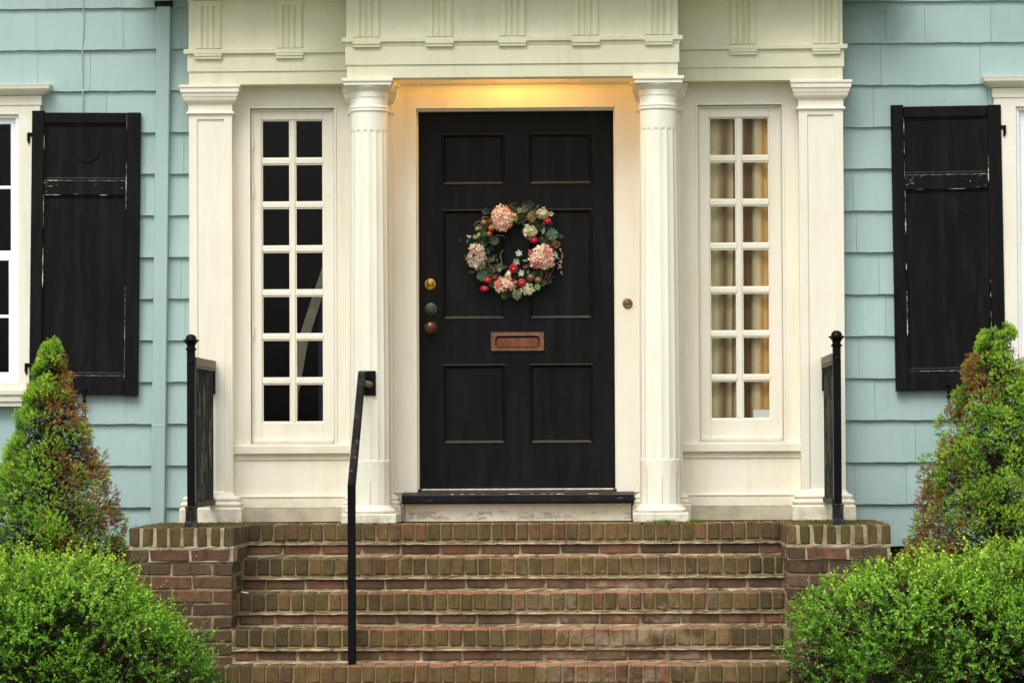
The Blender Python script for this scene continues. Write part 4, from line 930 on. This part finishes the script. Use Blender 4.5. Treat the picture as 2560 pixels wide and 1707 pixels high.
# ------------------------------------------------------------------ shrubs
def unit(n): v = rng.normal(size=(n, 3)); return v / np.linalg.norm(v, axis=1)[:, None]
def lerp3(a, b, t): return a[None] * (1 - t[:, None]) + b[None] * t[:, None]
def lin(*c): return np.array(srgb(*c)[:3])
def leaf_quads(P, D, Nn, L, Wd, cols):       # folded leaves: two quads each
    Nn = Nn - D * (Nn * D).sum(1)[:, None]; Nn /= np.linalg.norm(Nn, axis=1)[:, None] + 1e-9; T = np.cross(D, Nn)
    L = L[:, None]; Wd = Wd[:, None]
    v = np.stack([P, P + D * L * .45 + T * Wd + Nn * Wd * .35, P + D * L * .85 + T * Wd * .55 + Nn * Wd * .1, P + D * L, P + D * L * .85 - T * Wd * .55 + Nn * Wd * .1, P + D * L * .45 - T * Wd + Nn * Wd * .35], 1)
    n = len(P); b = np.arange(n)[:, None] * 6; f = np.concatenate([b + np.array([[0, 1, 2, 3]]), b + np.array([[0, 3, 4, 5]])], 1).reshape(-1, 4)
    return v.reshape(-1, 3), f, np.repeat(cols, 2, axis=0)
def boxwood(lab, blobs, nsh, nin, seed):
    global rng; rng = np.random.default_rng(seed); C = np.array([(b[0], b[1], b[2] - .045) for b in blobs]); Rr = np.array([b[3:6] for b in blobs])
    base = np.array([C[0][0], C[0][1], GZ]); r = thing('boxwood_shrub', lab, 'shrub', tuple(base), 'leafy boxwood shrubs by the steps')
    wts = (Rr[:, 0] * Rr[:, 2]) ** 1.2; wts /= wts.sum(); bi = rng.choice(len(blobs), nsh, p=wts); d = unit(nsh); d[:, 1] -= .25 * rng.random(nsh); d[:, 2] += .15; d /= np.linalg.norm(d, axis=1)[:, None]
    rad = .80 + .17 * rng.random(nsh) ** .5; lump = 1 + .10 * np.sin(d[:, 0] * 8 + bi) * np.cos(d[:, 2] * 9 + bi * 2) + .05 * np.sin(d[:, 0] * 21 + d[:, 1] * 17) * np.cos(d[:, 2] * 19); P0 = C[bi] + d * Rr[bi] * (rad * lump)[:, None]
    pk = np.sin(P0[:, 0] * 13 + 1) * np.sin(P0[:, 2] * 15 + 2) + .6 * np.sin(P0[:, 0] * 29 + P0[:, 2] * 23) + .5 * np.clip((P0[:, 2] + .45) * 3, -1, 1)
    keep = (P0[:, 2] > GZ + .02) & (rng.random(nsh) < np.clip(.72 + .55 * pk, .12, 1)); P0 = P0[keep]; d = d[keep]; bi = bi[keep]; n = len(P0)
    up = np.array([0, 0, 1.]); D = d * Rr[bi]; D /= np.linalg.norm(D, axis=1)[:, None]; D = D * .8 + up * (.1 + .45 * rng.random((n, 1))) + .6 * unit(n); D /= np.linalg.norm(D, axis=1)[:, None]
    Ls = rng.uniform(.05, .115, n); lng = rng.random(n) < .09; Ls[lng] *= rng.uniform(1.2, 2.3, lng.sum())
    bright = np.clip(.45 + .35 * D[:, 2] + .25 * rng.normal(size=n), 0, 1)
    bright *= np.clip(.55 + (P0[:, 2] + .55) * 1.1, .25, 1.1)  # lighter on upward shoots, darker lower down: light and shade in the leaf colour
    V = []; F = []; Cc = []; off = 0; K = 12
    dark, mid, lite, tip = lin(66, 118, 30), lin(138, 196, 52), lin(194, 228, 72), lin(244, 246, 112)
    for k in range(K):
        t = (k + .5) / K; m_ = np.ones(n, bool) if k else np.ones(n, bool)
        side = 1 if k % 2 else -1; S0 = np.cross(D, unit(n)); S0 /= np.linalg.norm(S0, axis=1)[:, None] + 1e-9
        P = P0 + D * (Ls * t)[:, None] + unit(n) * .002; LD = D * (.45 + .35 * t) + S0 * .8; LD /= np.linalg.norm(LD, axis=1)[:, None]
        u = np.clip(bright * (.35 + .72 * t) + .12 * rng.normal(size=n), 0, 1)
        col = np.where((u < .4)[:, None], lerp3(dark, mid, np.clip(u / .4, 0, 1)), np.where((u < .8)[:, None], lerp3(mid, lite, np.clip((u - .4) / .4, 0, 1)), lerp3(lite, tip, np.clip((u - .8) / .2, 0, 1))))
        L = rng.uniform(.015, .024, n) * (1 - .3 * t); v, f, c = leaf_quads(P, LD, D + .6 * unit(n), L, L * .33, col); V.append(v); F.append(f + off); Cc.append(c); off += len(v)
    # inner leaves darkened: shade of the deep pockets put into the colour
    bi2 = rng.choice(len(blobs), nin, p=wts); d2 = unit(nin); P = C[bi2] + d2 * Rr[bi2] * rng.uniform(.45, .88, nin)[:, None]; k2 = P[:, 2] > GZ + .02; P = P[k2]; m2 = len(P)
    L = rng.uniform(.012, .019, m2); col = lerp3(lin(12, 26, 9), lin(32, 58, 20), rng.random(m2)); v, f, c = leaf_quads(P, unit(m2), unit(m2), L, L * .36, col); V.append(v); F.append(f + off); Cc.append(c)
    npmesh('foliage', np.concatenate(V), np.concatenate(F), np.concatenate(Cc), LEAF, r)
    tw = MB()
    for i in range(0, n, 3): tw.tube([tuple(P0[i] - D[i] * .09), tuple(P0[i]), tuple(P0[i] + D[i] * Ls[i])], [.0016, .0013, .0006], 3)
    for i in range(26):
        a = Vector(base) + Vector((random.uniform(-.08, .08), random.uniform(-.08, .08), 0)); j = random.randrange(n); b_ = Vector(P0[j]); mid_ = a.lerp(b_, .5) + Vector((0, 0, .05)); tw.tube([tuple(a), tuple(mid_), tuple(b_)], [.011, .007, .003], 5)
    tw.build('stem', TWIG, r); adopt(r); return r
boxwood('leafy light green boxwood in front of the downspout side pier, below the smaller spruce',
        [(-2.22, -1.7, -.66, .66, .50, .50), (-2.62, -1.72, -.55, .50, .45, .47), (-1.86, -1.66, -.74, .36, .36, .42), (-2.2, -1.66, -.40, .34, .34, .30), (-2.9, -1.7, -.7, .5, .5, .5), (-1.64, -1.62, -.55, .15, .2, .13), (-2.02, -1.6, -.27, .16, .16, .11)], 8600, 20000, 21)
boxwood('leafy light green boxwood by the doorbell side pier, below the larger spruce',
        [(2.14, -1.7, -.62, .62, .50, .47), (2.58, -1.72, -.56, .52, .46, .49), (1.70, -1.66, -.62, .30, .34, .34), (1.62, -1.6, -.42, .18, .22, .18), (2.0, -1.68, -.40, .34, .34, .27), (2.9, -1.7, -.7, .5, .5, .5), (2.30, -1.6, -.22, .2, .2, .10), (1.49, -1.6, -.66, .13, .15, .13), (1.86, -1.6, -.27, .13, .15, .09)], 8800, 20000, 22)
def spruce(lab, ax, ay, zt, a_, pw, side, seed, nbl):
    global rng; rng = np.random.default_rng(seed); r = thing('dwarf_spruce', lab, 'conifer', (ax, ay, GZ), 'dwarf spruces beside the doorway')
    hmax = zt - GZ - .12
    h = hmax * rng.random(nbl) ** .72; ang = rng.uniform(0, 2 * PI, nbl); Rc = a_ * np.minimum(h + .02, .3 + h * .75) ** pw
    Rc = np.maximum(a_ * (h + .02) ** pw * (1 + .13 * np.sin(ang * 3 + h * 9 + seed) * np.cos(h * 13 + ang) + .07 * np.sin(ang * 7 - h * 21)) - .012, .004); B = np.stack([ax + np.cos(ang) * Rc * .86, ay + np.sin(ang) * Rc * .86, zt - .05 - h], 1); rb = np.clip(.026 + .06 * h, .026, .064) * rng.uniform(.75, 1.35, nbl); B += unit(nbl) * (.008 + .026 * np.clip(h, 0, 1))[:, None]
    nout = np.stack([np.cos(ang), np.sin(ang), np.full(nbl, .35)], 1); nout /= np.linalg.norm(nout, axis=1)[:, None]
    # browned where one flank died back: a patch that widens downwards
    q = (B[:, 0] - ax) / (Rc + .02) * side; br = np.clip((q - (.08 if side > 0 else .30) + .35 * np.sin(B[:, 2] * 5 + seed) * .6 + .2 * rng.normal(size=nbl)) * 1.8, 0, 1); br *= np.clip((h - .05) * 8, 0, 1); br[q < -.05] *= .25
    per = 56; bi = np.repeat(np.arange(nbl), per); n = len(bi); d = unit(n); s = (d * nout[bi]).sum(1); d[s < -.1] *= -1
    P = B[bi] + d * (rb[bi] * rng.uniform(.72, 1.0, n))[:, None]; D = d * 1. + nout[bi] * .3 + np.array([0, 0, .2]) + .25 * unit(n); D /= np.linalg.norm(D, axis=1)[:, None]
    thin = rng.random(n) > .35 * br[bi]; P, D, bi = P[thin], D[thin], bi[thin]; n = len(P)
    isb = rng.random(n) < np.where(rng.random(nbl) < br * .95, .86, .06)[bi]; out_ = ((P - B[bi]) * nout[bi]).sum(1) / rb[bi]; bright = np.clip(-.12 + .62 * out_ + .28 * D[:, 2] + .35 * rng.random(n), 0, 1) * rng.uniform(.65, 1.1, nbl)[bi]  # shade in gaps between clumps and highlights on outer tufts painted into colour
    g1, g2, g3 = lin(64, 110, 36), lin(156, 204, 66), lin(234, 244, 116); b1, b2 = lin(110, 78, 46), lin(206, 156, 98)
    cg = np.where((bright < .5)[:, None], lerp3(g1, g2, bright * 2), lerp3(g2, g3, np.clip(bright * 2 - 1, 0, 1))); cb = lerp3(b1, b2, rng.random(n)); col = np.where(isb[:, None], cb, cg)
    V = []; F = []; C = []; off = 0; NN = 13
    sl = rng.uniform(.010, .022, n)
    for k in range(NN):
        t = k / (NN - 1); S0 = np.cross(D, unit(n)); S0 /= np.linalg.norm(S0, axis=1)[:, None] + 1e-9; base = P + D * (sl * t)[:, None]; nd = D * (.35 + .9 * t) + S0 * .85; nd /= np.linalg.norm(nd, axis=1)[:, None]
        T = np.cross(nd, unit(n)); T /= np.linalg.norm(T, axis=1)[:, None] + 1e-9; L = rng.uniform(.009, .014, n)[:, None]; w = .0017
        v = np.stack([base - T * w, base + T * w, base + nd * L], 1).reshape(-1, 3); f = np.arange(n * 3).reshape(-1, 3) + off; V.append(v); F.append(f); C.append(np.clip(col * rng.uniform(.75, 1.25, (n, 1)) * (.85 + .35 * t), 0, 1)); off += len(v)
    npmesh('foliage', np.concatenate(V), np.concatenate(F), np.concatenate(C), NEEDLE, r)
    tw = MB(); tw.tube([(ax, ay, GZ - .05), (ax, ay, -.3), (ax, ay, zt - .08)], [.035, .022, .004], 8); tw.build('trunk', TWIG, r)
    bt = MB()
    for i in range(nbl): bt.tube([(ax, ay, max(GZ + .02, B[i][2] - .10 * h[i] - .03)), tuple(B[i] * .5 + np.array([ax, ay, B[i][2] - .04]) * .5), tuple(B[i] + nout[i] * rb[i] * .8)], [.005, .0035, .0012], 4)
    bt.build('branch', TWIG, r)
    # inner dead needles keep the heart opaque
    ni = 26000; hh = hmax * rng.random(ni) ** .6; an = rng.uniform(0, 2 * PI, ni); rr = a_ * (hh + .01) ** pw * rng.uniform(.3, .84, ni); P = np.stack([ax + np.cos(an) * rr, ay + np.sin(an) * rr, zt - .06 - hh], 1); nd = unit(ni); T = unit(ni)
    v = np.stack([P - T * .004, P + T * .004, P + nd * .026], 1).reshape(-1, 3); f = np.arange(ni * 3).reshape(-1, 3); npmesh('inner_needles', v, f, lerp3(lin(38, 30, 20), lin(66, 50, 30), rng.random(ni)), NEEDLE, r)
    adopt(r); return r
spruce('smaller conical spruce browned on the flank facing the downspout', -2.42, -.9, 1.00, .335, .78, 1, 5, 620)
spruce('larger conical spruce browned on the flank facing the steps', 2.535, -.9, 1.07, .455, .72, -1, 9, 800)
